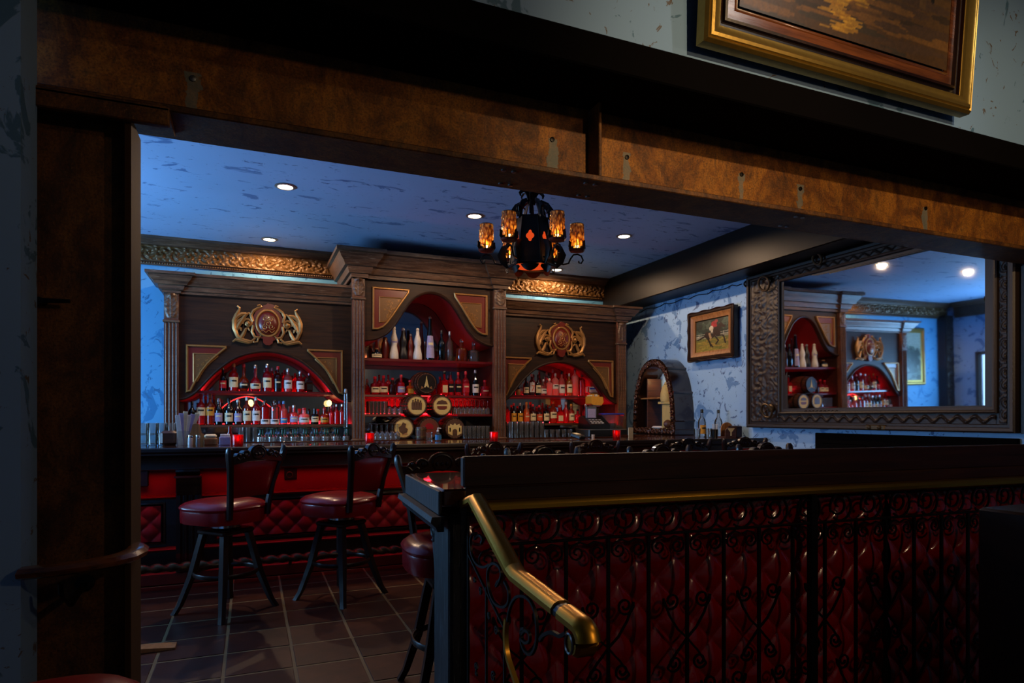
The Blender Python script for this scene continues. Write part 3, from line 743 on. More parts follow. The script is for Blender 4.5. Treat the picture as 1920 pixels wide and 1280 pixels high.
for a_, b_ in zip(edges[:-1], edges[1:]):
    x0, x1 = a_+.17, b_-.17
    if x1-x0 < .3: continue
    f = obj('panel_frame', MB().sweep([(x0, .315), (x0, .645), (x1, .645), (x1, .315)], [(0, 0), (0, .02), (.012, .022), (.02, .008), (.025, 0)], ((0, 5.658, 0), (1, 0, 0), (0, 0, 1), (0, -1, 0)), True), 'crestw', bar)
    W = x1-x0-.06
    obj('tufted_panel', MB().relief((x0+.03, 5.652, .34), (1, 0, 0), (0, 0, 1), (0, -1, 0), W, .28, max(int(W/.009), 10), 32, tuftf(.15, .15, .02)), 'tuftbar', f)
# round coat hook plates and an outlet box on the frieze
obj('outlet_box', MB().cbox(XU(258, 5.64)-.01, XU(279, 5.64), 5.62, 5.65, .775, .90, .006), 'blackpl', bar)
hk = obj('hook_plate', MB().cbox(XU(545, 5.64)-.05, XU(545, 5.64)+.05, 5.64, 5.65, .79, .88, .004), 'stool', bar)
obj('hook_ring', MB().tube([(XU(543, 5.62)+.024*math.cos(a), 5.625, .83+.024*math.sin(a)) for a in [2*PI*i/16 for i in range(16)]], .004, 5, True), 'bronze', hk)
# twisted brass foot rail
def twisted(x0, x1, y, z, r=.028, pitch=.20):
    n = int((x1-x0)/.012); V = []; F = []
    for i in range(n+1):
        x = x0+(x1-x0)*i/n; a0 = 2*PI*x/pitch
        for k in range(16):
            a = 2*PI*k/16; rr = r*(1+.28*math.cos(2*(a-a0))); V.append((x, y+rr*math.cos(a), z+rr*math.sin(a)))
    for i in range(n):
        for k in range(16): F.append((i*16+k, i*16+(k+1) % 16, (i+1)*16+(k+1) % 16, (i+1)*16+k))
    return MB().raw(V, F)
fr = tag(obj('foot_rail', twisted(BX0, BX1-.05, 5.46, .17), 'bronze', None, (1.5, 5.46, .17)), 'twisted rope-like metal foot rail running along the bottom of the bar', 'rail')
for x in (-1.6, .3, 1.5, 2.7, 3.9): obj('bracket', MB().tube([(x, 5.46, .145), (x, 5.50, .11), (x, 5.60, .09)], .012), 'bronze', fr)

# ================================================================ BAR STOOLS
def make_stool():
    t = thing('bar_stool', '', 'bar stool', (0, 0, 0), 'red bar stools')
    # seat: rounded square cushion with piping, local +Y is forward
    def sq(r, n=40, e=.72): return [(r*math.copysign(abs(math.cos(a))**e, math.cos(a)), r*math.copysign(abs(math.sin(a))**e, math.sin(a))) for a in [2*PI*i/n for i in range(n)]]
    V = []; F = []; L = [(a_, b_-.03) for a_, b_ in [(.90, .645), (.985, .65), (1, .67), (1, .725), (.99, .735), (1.02, .742), (1.03, .752), (1.0, .764), (.9, .782), (.7, .795), (.4, .800), (.01, .802)]]
    for k, z in L:
        for x, y in sq(.245*k): V.append((x, y+.02, z))
    n = 40
    for i in range(len(L)-1):
        for k in range(n): F.append((i*n+k, i*n+(k+1) % n, (i+1)*n+(k+1) % n, (i+1)*n+k))
    F.append(tuple(range(n-1, -1, -1))); obj('seat', MB().raw(V, F), 'leather', t)
    obj('swivel', MB().lathe([(.09, .565), (.10, .58), (.10, .60), (.075, .61), (.075, .63)], 20), 'chrome', t)
    obj('seat_frame', MB().cbox(-.13, .13, -.13, .13, .535, .57, .01), 'stool', t)
    for sx in (-1, 1):
        for sy in (-1, 1):
            V = []; F = []
            path = [(.095, .56), (.115, .45), (.15, .25), (.20, .06), (.225, .0)]
            for d, z in path:
                h = .020 if z > .1 else .016
                for qx, qy in ((-h, -h), (h, -h), (h, h), (-h, h)): V.append((sx*d+qx, sy*d+qy, z))
            for i in range(4):
                for k in range(4): F.append((i*4+k, i*4+(k+1) % 4, (i+1)*4+(k+1) % 4, (i+1)*4+k))
            F += [(3, 2, 1, 0), (16, 17, 18, 19)]
            F = [f[::-1] for f in F]
            obj('leg', MB().raw(V, F), 'stool', t, sharp=25)
    obj('foot_ring', MB().tube([(.20*math.cos(a), .20*math.sin(a), .27) for a in [2*PI*i/32 for i in range(32)]], .016, 8, True, flat=.5), 'stool', t)
    # posts, leaning back and flaring out
    for s in (-1, 1):
        V = []; F = []
        path = [(.155, -.215, .66, .022), (.160, -.225, .76, .024), (.175, -.245, .88, .022), (.20, -.275, 1.00, .024), (.225, -.295, 1.09, .026), (.228, -.30, 1.125, .022), (.228, -.30, 1.138, .012)]
        for x, y, z, h in path:
            for k in range(8):
                a = PI/8+2*PI*k/8; V.append((s*x+h*.8*math.cos(a), y+h*1.1*math.sin(a), z))
        for i in range(len(path)-1):
            for k in range(8): F.append((i*8+k, i*8+(k+1) % 8, (i+1)*8+(k+1) % 8, (i+1)*8+k))
        F.append(tuple(range(len(path)*8-8, len(path)*8))); F.append(tuple(range(7, -1, -1)))
        obj('back_post', MB().raw(V, F), 'stool', t)
    # upholstered back
    V = []; F = []; nz, nx = 8, 12
    for side in (0, 1):
        for i in range(nz+1):
            k = i/nz; z = .80+.24*k; hw = .145+.05*k; y = -.228-.05*k
            for j in range(nx+1):
                x = -hw+2*hw*j/nx; bul = .022*(1-(2*j/nx-1)**4)*(1-(2*k-1)**4)+.004
                V.append((x, y+(bul if side else -bul), z))
    m = nx+1; tot = (nz+1)*m
    for i in range(nz):
        for j in range(nx):
            a = i*m+j; F.append((a, a+1, a+m+1, a+m)); a += tot; F.append((a, a+m, a+m+1, a+1))
    for j in range(nx): F += [(j, tot+j, tot+j+1, j+1), (nz*m+j, nz*m+j+1, tot+nz*m+j+1, tot+nz*m+j)]
    for i in range(nz): F += [(i*m, (i+1)*m, tot+(i+1)*m, tot+i*m), (i*m+nx, tot+i*m+nx, tot+(i+1)*m+nx, (i+1)*m+nx)]
    obj('backrest', MB().raw(V, F), 'leather', t)
    # carved crest rail
    top = []
    for i in range(61):
        x = -.215+.43*i/60; ax = abs(x)
        if ax < .068: z = 1.098+math.sqrt(max(0, .068**2-ax**2))*.75
        elif ax < .135: z = 1.088+math.sqrt(max(0, .034**2-(ax-.101)**2))*.9
        elif ax < .175: z = 1.084+math.sqrt(max(0, .020**2-(ax-.155)**2))*.9
        else: z = 1.080
        top.append((x, z))
    bot = [(x, 1.04+.012*math.cos(x*14)) for x in [.215-.43*i/20 for i in range(21)]]
    cr = obj('crest_rail', MB().prism(top+bot, -.305, -.275), 'crestw', t)
    cv = MB()
    for s in (-1, 1):
        for x_, r_ in ((.0, .052), (.101*s, .026)):
            if x_ == 0 and s > 0: continue
            for yy in (-.307, -.273): cv.tube([(x_+r_*math.cos(a), yy, 1.095+r_*.8*math.sin(a)-(.002 if r_ < .04 else 0)) for a in [2*PI*i/16 for i in range(16)]], .005, 5, True)
    for x in (-.026, 0, .026, -.101, .101, -.112, .09, -.155, .155):
        for yy in (-.308, -.272): cv.ico((x, yy, 1.088), .010, 7)
    for s in (-1, 1):
        for yy in (-.307, -.273): cv.tube([(s*(.12+.08*k/10), yy, 1.066+.008*math.sin(k*1.1)) for k in range(11)], .005, 5)
    o = obj('rosette_carving', cv, 'crestw', cr); o['kind'] = 'stuff'
    return t
proto = make_stool()
bs = [(XU(424, 4.74), 4.74, 42, 'red leather swivel bar stool with carved crest, leftmost at the bar'),
      (XU(640, 4.78), 4.78, 40, 'second red leather bar stool from the left along the bar, seat catching lamp glare'),
      (XU(893, 4.75), 4.75, 8, 'third bar stool from the left at the bar, carved crest just above the ledge board'),
      (XU(1080, 4.80), 4.80, 4, 'fourth bar stool at the bar, crest showing below the chandelier'),
      (XU(1252, 4.80), 4.80, 0, 'fifth bar stool at the bar, below the arched niche'),
      (XU(1358, 4.86), 4.86, -4, 'rightmost bar stool at the bar, by the blue wall'),
      (XU(852, 2.92), 2.92, 176, 'bar stool facing the worn ledge end, scalloped crest and red seat beside the post'),
      (XU(1062, 3.08), 3.08, 180, 'stool behind the ledge board below the chandelier, only its crest bump showing'),
      (XU(1300, 2.98), 2.98, 183, 'stool behind the ledge board below the horse painting, shell crest above the board'),
      (XU(1505, 2.95), 2.95, 183, 'stool behind the ledge board under the large wall mirror, low crest bump showing')]
for i, (x, y, a, lb) in enumerate(bs):
    o = proto if i == 0 else copy_tree(proto)
    o.location = (x, y, 0); o.rotation_euler = (0, 0, math.radians(a)); o['label'] = lb; o.scale = (1, 1, .985 if i < 7 else 1.0)
# stool in the front room, bottom-left corner
o = copy_tree(proto); o.location = (-.47, 1.60, -.05); o.rotation_euler = (0, 0, math.radians(-78)); o['label'] = 'red leather stool seat in the bottom-left corner in front of the steel column'

# ================================================================ PARTITION AND LEDGE
RZ = math.radians(-3.2)
def turned(root): root.rotation_euler = (0, 0, RZ)
PW = 4.45
pt = thing('drink_ledge', 'dark wooden partition with a drink ledge and raised board on top', 'partition', (0, 0, 0))
L0 = (XU(865, 2.30), 2.30)
obj('ledge_top', MB().cbox(-.085, PW, -.05, .66, .985, 1.05, .008), 'bartop', pt)
obj('end_board', MB().cbox(-.10, -.086, -.055, .665, .955, 1.046, .004), 'daylit_wood', pt)
obj('end_moulding', MB().sweep([(.67, 0), (-.08, 0)], [(0, 0), (0, .045), (-.02, .05), (-.04, .03), (-.055, .025), (-.055, 0)], ((-.085, 0, .955), (0, 1, 0), (0, 0, 1), (-1, 0, 0))), 'daylit_wood', pt)
obj('raised_board', MB().cbox(0, PW, -.03, .015, 1.052, 1.168, .006), 'rail', pt)
obj('lower_board', MB().cbox(0, PW, -.052, -.02, 1.0, 1.056, .006), 'rail', pt)
obj('half_wall', MB().box(.0, PW, .02, .26, -1.3, .985), 'black', pt)
obj('end_post', MB().cbox(-.05, .0, .0, .255, -.0, .955, .006), 'daylit_wood', pt)
cb = MB().prism([(.30, .95), (.255, .95), (.255, .62), (.262, .60), (.27, .66), (.285, .72), (.31, .78), (.325, .86), (.315, .92)], -.045, -.012, 'YZ')
co = obj('corbel', cb, 'daylit_wood', pt)
obj('corbel_scroll', MB().tube([(-.048, .285+y_, .84+z_) for y_, z_ in spiral((0, 0), .008, .042, 0, 1.8, 22)], .006, 5), 'daylit_wood', co)
obj('hook_knob', MB().ico((-.03, .275, .45), .014, 8).tube([(-.03, .262, .45), (-.03, .275, .45)], .006), 'steel', pt)
# tufted vinyl front, one panel per bay between two pilasters
tw = [(.03, 2.12), (2.16, 4.40)]
for a_, b_ in tw:
    W = b_-a_; obj('tufted_panel', MB().relief((a_, .008, -.32), (1, 0, 0), (0, 0, 1), (0, -1, 0), W, 1.26, int(W/.007), 180, tuftf(.183, .19, .024)), 'tuft', pt)
pt.location = (L0[0], L0[1], 0); turned(pt)
# ================================================================ IRON RAILING
rl = thing('iron_railing', 'black wrought iron railing with scrolls under a brass handrail, before red tufted wall', 'railing', (0, 0, 0))
HZT = .995
HP = [(a_*1.2, b_*1.2) for a_, b_ in [(-.026, 0), (-.026, .012), (-.018, .022), (-.008, .027), (.008, .027), (.018, .022), (.026, .012), (.026, 0), (.018, -.006), (-.018, -.006), (-.026, 0)]]
obj('brass_handrail', MB().sweep([(-.0, 0), (PW-.05, 0)], HP, ((0, 0, HZT-.02), (1, 0, 0), (0, 1, 0), (0, 0, 1))), 'brass', rl)
obj('rail_bar', MB().cbox(.08, PW-.1, -.008, .008, .835, .845, .002), 'iron', rl)
obj('rail_bar', MB().cbox(.03, PW-.1, -.008, .008, .962, .972, .002), 'iron', rl)
obj('rail_bar', MB().cbox(.03, PW-.1, -.008, .008, -1.2, -1.19, .002), 'iron', rl)
BS = .183
bars = [.205+BS*i for i in range(23)]
bm = mesh('baluster', MB().box(-.006, .006, -.006, .006, -1.19, .835), (0, 0, 0), 0); bm.materials.append(M['iron'])
def inst(name, me, par, loc, flip=False):
    o = bpy.data.objects.new(name, me); o.parent = par; o.location = loc
    if flip: o.scale = (-1, 1, 1)
    C.objects.link(o); ORG[o.name] = (0, 0, 0); return o
def flat_spiral(mb, c, r0, r1, a0, turns, n=20, w=.006, pre=()):
    P = list(pre)+[(p[0], 0, p[1]) for p in spiral(c, r0, r1, a0, turns, n)]
    mb.tube(P, w, 4, flat=1.0, up=(0, 1, 0)); return mb
cm = MB()   # top circle scroll, opening to the lower left with an inner curl
P = [(.062*math.cos(a), 0, .062*math.sin(a)) for a in [math.radians(200-330*i/22) for i in range(23)]]
P2 = [(p[0]-.0, 0, p[1]) for p in spiral((-.012, .012), .050, .010, math.radians(215), 1.1, 16)]
cm.tube(P, .0055, 4, up=(0, 1, 0)); cm.tube(P2, .0055, 4, up=(0, 1, 0))
cme = mesh('circle_scroll', cm, (0, 0, 0), 0); cme.materials.append(M['iron'])
sm_ = MB()   # pair of small curls
for s in (-1, 1):
    Q = [(s*(.004), 0, 0), (s*.03, 0, .012), (s*.06, 0, .004)]+[(s*(.045+q[0]), 0, -.028+q[1]) for q in spiral((0, 0), .034, .007, .9, -1.4, 16)]
    sm_.tube(Q, .0045, 4, up=(0, 1, 0))
sme = mesh('small_scroll', sm_, (0, 0, 0), 0); sme.materials.append(M['iron'])
def lyre():
    L = []
    for s in (-1, 1):
        g = MB()
        up = [(s*(.075)+q[0]*s, 0, .56+q[1]) for q in spiral((0, 0), .009, .04, PI*1.0, 1.55, 20)]
        lo = [(-s*(.062)-q[0]*s, 0, .30+q[1]) for q in spiral((0, 0), .036, .008, -PI*.15, -1.5, 18)]
        mid = [(s*.085, 0, .50), (s*.045, 0, .44), (0, 0, .40), (-s*.03, 0, .365), (-s*.05, 0, .345)]
        g.tube(up, .0055, 4, up=(0, 1, 0)); g.tube([up[-1]]+mid+[lo[0]], .0055, 4, up=(0, 1, 0)); g.tube(lo, .0055, 4, up=(0, 1, 0))
        L.append(g)
    return L
lm = []
for g in lyre(): me_ = mesh('lyre_scroll', g, (0, 0, 0), 0); me_.materials.append(M['iron']); lm.append(me_)
for i, x in enumerate(bars):
    inst('baluster', bm, rl, (x, 0, 0)); inst('circle_scroll', cme, rl, (x-BS/2, 0, .905)); inst('small_scroll', sme, rl, (x-BS/2, 0, .815))
    if i % 2 == 0:
        for me_ in lm: inst('lyre_scroll', me_, rl, (x, 0, 0)); inst('lyre_scroll', me_, rl, (x, 0, -.75))
    else:
        for me_ in lm: inst('lyre_scroll', me_, rl, (x, 0, -.36))
for x in (bars[7]+BS/2+.02, ): obj('thick_post', MB().cbox(x-.018, x+.018, -.018, .018, -1.2, .97, .004), 'iron', rl)
rl.location = (.742, 2.215, 0); turned(rl)
# side rail running down towards the front room
RX = .742
def G(u, v, dx=0): return (RX+dx, YU(u, RX), ZX(v, u, RX))
sr = thing('stair_railing', 'brass stair handrail descending to a curled end over wrought iron scrollwork', 'railing', (RX, 2.0, 0))
A_, B_, C_ = G(893, 940), G(968, 1082), G(1052, 1148)
D_, E_ = G(1062, 1156), G(1090, 1178)
def prof3(P, prof, side=Vector((1, 0, 0))):
    V = []; F = []; k = len(prof); P = [Vector(p) for p in P]
    for i, p in enumerate(P):
        d = (P[min(i+1, len(P)-1)]-P[max(i-1, 0)]).normalized(); up = side.cross(d).normalized()
        if up.z < 0: up = -up
        for o, h in prof: V.append(tuple(p+side*o+up*h))
    for i in range(len(P)-1):
        for j in range(k-1): F.append((i*k+j, i*k+j+1, (i+1)*k+j+1, (i+1)*k+j))
    F.append(tuple(range(k-1))); F.append(tuple(range(len(P)*k-2, (len(P)-1)*k-1, -1)))
    return MB().raw(V, F)
top = Vector(A_); bt_ = Vector(B_); ct = Vector(C_)
obj('brass_handrail', prof3([(RX, 2.235, HZT-.008), tuple(top), tuple(bt_+(top-bt_)*.06)], HP), 'brass', sr)
obj('copper_handrail', prof3([tuple(bt_+(top-bt_)*.06), tuple(bt_+(ct-bt_)*.06), tuple(ct)], HP), 'brass', sr)
obj('tape_wrap', prof3([tuple(ct), D_], [(o*.86, h*.86) for o, h in HP]), 'blackpl', sr)
e0 = Vector(D_); ed = (Vector(E_)-e0).normalized(); pts = [tuple(e0), E_]
ec = Vector(E_)
for i in range(1, 9):
    a = PI*.85*i/8; r = .030; pts.append((RX, ec.y-r*math.sin(a), ec.z-r*(1-math.cos(a))))
obj('curled_end', prof3(pts, HP), 'brass', sr)
ep = Vector(pts[-1])
obj('end_boss', MB().tube([(RX-.030, ec.y+.004, ec.z-.034), (RX+.03, ec.y+.004, ec.z-.034)], .022, 14), 'brass', sr)
obj('end_ring', MB().tube([(RX-.032, ec.y+.004+.019*math.cos(a), ec.z-.034+.024*math.sin(a)) for a in [2*PI*i/16 for i in range(16)]], .0035, 5, True), 'steel', sr)
def trace(name, uv, r=.006, mat='iron', n=4, sub=True, dx=0):
    P = [Vector(G(u, v, dx)) for u, v in uv]
    if sub and len(P) > 2:
        Q = []
        for i in range(len(P)-1):
            p0, p1, p2, p3 = P[max(i-1, 0)], P[i], P[i+1], P[min(i+2, len(P)-1)]
            for k in range(4):
                t_ = k/4; Q.append(.5*((2*p1)+(-p0+p2)*t_+(2*p0-5*p1+4*p2-p3)*t_*t_+(-p0+3*p1-3*p2+p3)*t_**3))
        P = Q+[P[-1]]
    obj(name, MB().tube(P, r, n, up=(1, 0, 0)), mat, sr)
def bar_(u, v0, v1): y = YU(u, RX); trace('upright_bar', [(u, v0), (u, v1)], .0055, sub=False)
bar_(878, 960, 1300); bar_(912, 1100, 1300); bar_(946, 1172, 1300)
trace('diagonal_bar', [(878, 1038), (947, 1180)], .005, sub=False)
trace('long_scroll', [(902, 1018), (905, 1010), (898, 1003), (890, 1010), (893, 1000), (885, 1003), (882, 1018), (885, 1040), (895, 1058), (908, 1063), (918, 1058)], .006)
trace('long_scroll', [(935, 1088), (930, 1098), (934, 1094), (940, 1078), (936, 1062), (924, 1056), (915, 1070), (916, 1100), (926, 1128), (942, 1138), (953, 1130), (954, 1108), (946, 1090)], .006)
trace('ring_scroll', [(978, 1190), (984, 1182), (992, 1186), (993, 1200), (986, 1205), (978, 1196), (978, 1180), (984, 1178)], .006)
trace('ring_scroll', [(952, 1165), (956, 1140), (966, 1121), (980, 1117), (993, 1125), (1003, 1146), (1007, 1180), (1005, 1208), (996, 1226), (984, 1220), (977, 1200), (979, 1184)], .006)
trace('bracket', [(1013, 1200), (1020, 1190), (1035, 1185), (1050, 1192), (1062, 1186)], .007)
trace('curved_post', [(950, 1160), (948, 1190), (951, 1225), (962, 1262), (975, 1300)], [.010]*17, 'brass')
for (u, v, r, a0, t_) in ((890, 1087, .010, 0, 1.6), (901, 1106, .014, 2, 1.5), (917, 1153, .012, 1, -1.6), (931, 1182, .016, 0, 1.5), (893, 1250, .016, 0, 1.5), (893, 1262, .009, 2, 1.3), (925, 1268, .018, 0, 1.4)):
    c_ = G(u, v); obj('small_scroll', MB().tube([(RX, c_[1]+q[0], c_[2]+q[1]) for q in spiral((0, 0), .003, r, a0, t_, 18)], .004, 4, up=(1, 0, 0)), 'iron', sr)
# wooden handrail on the steel column
hr = thing('wooden_handrail', 'curved wooden handrail with rounded end fixed in front of the steel column', 'handrail', (-.6, 2.2, .85))
yy = 2.45
def W_(u, v, Y): return (XU(u, Y), Y, ZV(v, u, Y))
pts = [W_(42, 1080, 2.40), W_(100, 1075, 2.38), W_(160, 1066, 2.38), W_(205, 1058, 2.40), W_(236, 1050, 2.44), W_(254, 1041, 2.52), W_(257, 1034, 2.62), W_(248, 1031, 2.72), W_(236, 1030, 2.80)]
V = []; F = []; P = [Vector(p) for p in pts]
pr = [(-.035, 0), (-.038, .014), (-.025, .026), (0, .03), (.025, .026), (.038, .014), (.035, 0), (.02, -.008), (-.02, -.008), (-.035, 0)]
for i, p in enumerate(P):
    d = (P[min(i+1, len(P)-1)]-P[max(i-1, 0)]); d.z = 0; d.normalize(); sd = Vector((d.y, -d.x, 0))
    for o_, h in pr: V.append(tuple(p+sd*o_+Vector((0, 0, h))))
k = len(pr)
for i in range(len(P)-1):
    for j in range(k-1): F.append((i*k+j, (i+1)*k+j, (i+1)*k+j+1, i*k+j+1))
F.append(tuple(range(k-1))); F.append(tuple(range(len(P)*k-2, (len(P)-1)*k-1, -1)))
obj('rail', MB().raw(V, F), 'handrail', hr)
c_ = W_(130, 1100, 2.48); obj('bracket', MB().tube([(c_[0], 2.70, c_[2]-.04), (c_[0], 2.5, c_[2]-.06), (c_[0], 2.40, c_[2]+.0), (c_[0], 2.39, c_[2]+.035)], .012).lathe([(.03, 0), (.03, -.01), (.01, -.02)], 12, (c_[0], 2.70, c_[2]-.04), 'Y'), 'iron', hr)
c_ = W_(237, 888, 2.83); kb = tag(obj('brass_knob', MB().lathe([(.012, -.05), (.012, 0)], 10, c_, 'X').ico((c_[0]+.008, c_[1], c_[2]), .024, 12, (.7, 1, 1)), 'brass', None, c_), 'small round brass knob sticking out behind the steel column', 'knob')
# host stand / dark cabinet at lower right
hs = thing('service_cabinet', 'dark wooden service cabinet in the bottom-right corner, lower top in front', 'cabinet', (2.6, 1.3, -1.3))
hx = XU(1832, 1.62)
obj('cabinet_body', MB().cbox(hx, hx+.9, 1.30, 1.62, -1.3, .96, .01), 'black', hs)
obj('lower_top', MB().cbox(hx+.02, hx+.9, .95, 1.30, .83, .86, .008), 'rail', hs)
obj('lower_body', MB().cbox(hx+.04, hx+.88, .97, 1.298, -1.3, .83, .01), 'black', hs)
# ================================================================ WALL MIRROR
gy1, gy0, gz0, gz1 = YU(1485, WX), YU(1857, WX), 1.402, 2.70
fy1, fy0, fz0, fz1 = YU(1411, WX), 2.885, 1.195, 2.882
wm = thing('wall_mirror', 'huge wall mirror in a dark carved frame with metal rings, reflecting the back bar', 'mirror', (WX, (gy0+gy1)/2, gz0))
X0 = WX-.085
Wd = fy1-fy0; Ht = fz1-fz0
obj('backing', MB().box(X0+.02, WX-.005, fy0, gy0, fz0, fz1).box(X0+.02, WX-.005, gy1, fy1, fz0, fz1).box(X0+.02, WX-.005, gy0, gy1, fz0, gz0).box(X0+.02, WX-.005, gy0, gy1, gz1, fz1), 'ironbrn', wm)
bas = ((X0+.02, 0, 0), (0, -1, 0), (0, 0, 1), (-1, 0, 0))
def rect(y1, y0, z0, z1): return [(-y1, z0), (-y1, z1), (-y0, z1), (-y0, z0)]
RB = [(0, 0), (0, .025), (.012, .035), (.035, .03), (.04, .01), (.06, .01), (.065, 0)]
obj('outer_rib', MB().sweep(rect(fy1, fy0, fz0, fz1), RB, bas, True), 'ironbrn', wm)
obj('inner_rib', MB().sweep(rect(gy1+.10, gy0-.10, gz0-.06, gz1+.06), [(0, 0), (0, .03), (.01, .036), (.022, .03), (.028, .008), (.05, .004), (.058, -.02)], bas, True), 'ironbrn', wm)
def rel(y1, z0, W, H, nu, nv, f): return MB().relief((X0+.019, y1, z0), (0, -1, 0), (0, 0, 1), (-1, 0, 0), W, H, nu, nv, f)
obj('carved_stile', rel(fy1-.07, fz0+.07, fy1-gy1-.18, Ht-.14, 34, 190, lambda u, v: foliage(.24, .17, .015)(v, u)+.008*np.clip(np.sin(u*70+3*np.sin(v*31))*np.sin(v*55+2*np.sin(u*40)), 0, 1)+.006), 'ironbrn', wm)
obj('carved_stile', rel(gy0-.105, fz0+.07, gy0-fy0-.17, Ht-.14, 14, 190, lambda u, v: foliage(.10, .11, .014)(v, u)+.004), 'ironbrn', wm)
wave = lambda H, p, a: (lambda u, v: a*np.exp(-((v-H/2-H*.28*np.sin(u/p*2*PI))/(H*.13))**2)+.003)
obj('carved_rail', rel(gy1+.12, fz0+.065, gy1-gy0+.2, .075, 380, 12, wave(.075, .13, .014)), 'ironbrn', wm)
obj('carved_rail', rel(gy1+.12, gz1+.065, gy1-gy0+.2, .05, 380, 10, wave(.05, .11, .012)), 'ironbrn', wm)
bd = MB()
k = 40
for i in range(k): z = gz0+(gz1-gz0)*(i+.5)/k; bd.ico((X0+.01, gy1+.115, z), .012, 6)
for i in range(9): bd.ico((X0+.005, gy1-.25-.045*i-.0, gz0-.035), .014, 6)
o = obj('bead_row', bd, 'ironbrn', wm); o['kind'] = 'stuff'
ym = (gy0+gy1)/2+.0; zm = (gz0+gz1)/2
th, ti = math.radians(1.75), math.radians(1.0)
n_ = Vector((-math.cos(th)*math.cos(ti), -math.sin(th)*math.cos(ti), -math.sin(ti)))
vv_ = Vector((0, 0, 1)); vv_ = (vv_-n_*vv_.dot(n_)).normalized(); uu_ = vv_.cross(n_).normalized()
cc = Vector((X0+.045, ym, zm)); hw_, hh_ = (gy1-gy0)/2+.03, (gz1-gz0)/2+.03
V = [tuple(cc+uu_*a*hw_+vv_*b*hh_) for a, b in ((-1, -1), (1, -1), (1, 1), (-1, 1))]+[tuple(cc-n_*.005+uu_*a*hw_+vv_*b*hh_) for a, b in ((-1, -1), (1, -1), (1, 1), (-1, 1))]
obj('mirror_glass', MB().raw(V, [(0, 1, 2, 3), (7, 6, 5, 4), (0, 4, 5, 1), (1, 5, 6, 2), (2, 6, 7, 3), (3, 7, 4, 0)]), 'mirror', wm, sharp=0)
for u, v, r in ((1437, 532, .075), (1442, 770, .07), (1537, 486, .05)):
    y, z = YU(u, WX-.1), ZX(v, u, WX-.1)
    b_ = obj('ring_boss', MB().lathe([(r*.55, 0), (r*.6, -.02), (r*.3, -.035), (.001, -.04)], 14, (0, 0, 0)).xf(Matrix.Translation((X0, y-.02, z+.03)) @ Matrix.Rotation(PI/2, 4, 'Y')), 'ironbrn' if r != .07 else 'bronze', wm)
    obj('metal_ring', MB().tube([(X0-.05-.02*math.sin(a), y+r*math.cos(a), z+r*math.sin(a)) for a in [2*PI*i/24 for i in range(24)]], .012, 8, True), 'bronze', b_)
for u, v in ((1640, 801),):
    y, z = YU(u, WX-.1), ZX(v, u, WX-.1); obj('latch_plate', MB().cbox(X0-.02, X0+.01, y-.10, y+.10, z-.025, z+.025, .01).ico((X0-.02, y+.05, z), .02, 8).ico((X0-.02, y-.05, z), .02, 8), 'bronze', wm)
# carved shutter right of the mirror
cs = thing('carved_panel', 'tall dark carved foliage panel at the right edge beside the wall mirror', 'panel', (WX, 2.6, 1.2))
obj('board', MB().box(WX-.05, WX-.002, 2.24, 2.87, 1.19, 2.415), 'ironbrn', cs)
obj('carved_relief', MB().relief((WX-.051, 2.84, 1.22), (0, -1, 0), (0, 0, 1), (-1, 0, 0), .58, 1.17, 50, 110, lambda u, v: foliage(.29, .32, .03)(v % 1.2, np.where(u > .29, .58-u, u))), 'ironbrn', cs)
# security camera dome and wiring on the right wall
yc_, zc_ = YU(1401, WX-.06), ZX(532, 1401, WX-.06)
cmn = thing('security_camera', 'small black dome camera high on the blue wall beside the mirror frame', 'camera', (WX, yc_, zc_))
obj('mount', MB().lathe([(.05, 0), (.05, .03), (.04, .04)], 16).xf(Matrix.Translation((WX, yc_, zc_)) @ Matrix.Rotation(-PI/2, 4, 'Y')), 'blackpl', cmn)
obj('dome', MB().ico((WX-.06, yc_, zc_), .042, 14), 'blackpl', cmn)
wr = [(WX-.012, YU(u, WX), ZX(v+3*math.sin(u*.35)+2*math.sin(u*.9), u, WX)) for u, v in [(1185+9*i, 588-(588-528)*i/24.5) for i in range(24)]]
tag(obj('wiring', MB().tube(wr, .005, 5), 'blackpl', None, wr[0]), 'thin black cable strung along the top of the blue right wall', 'cable')
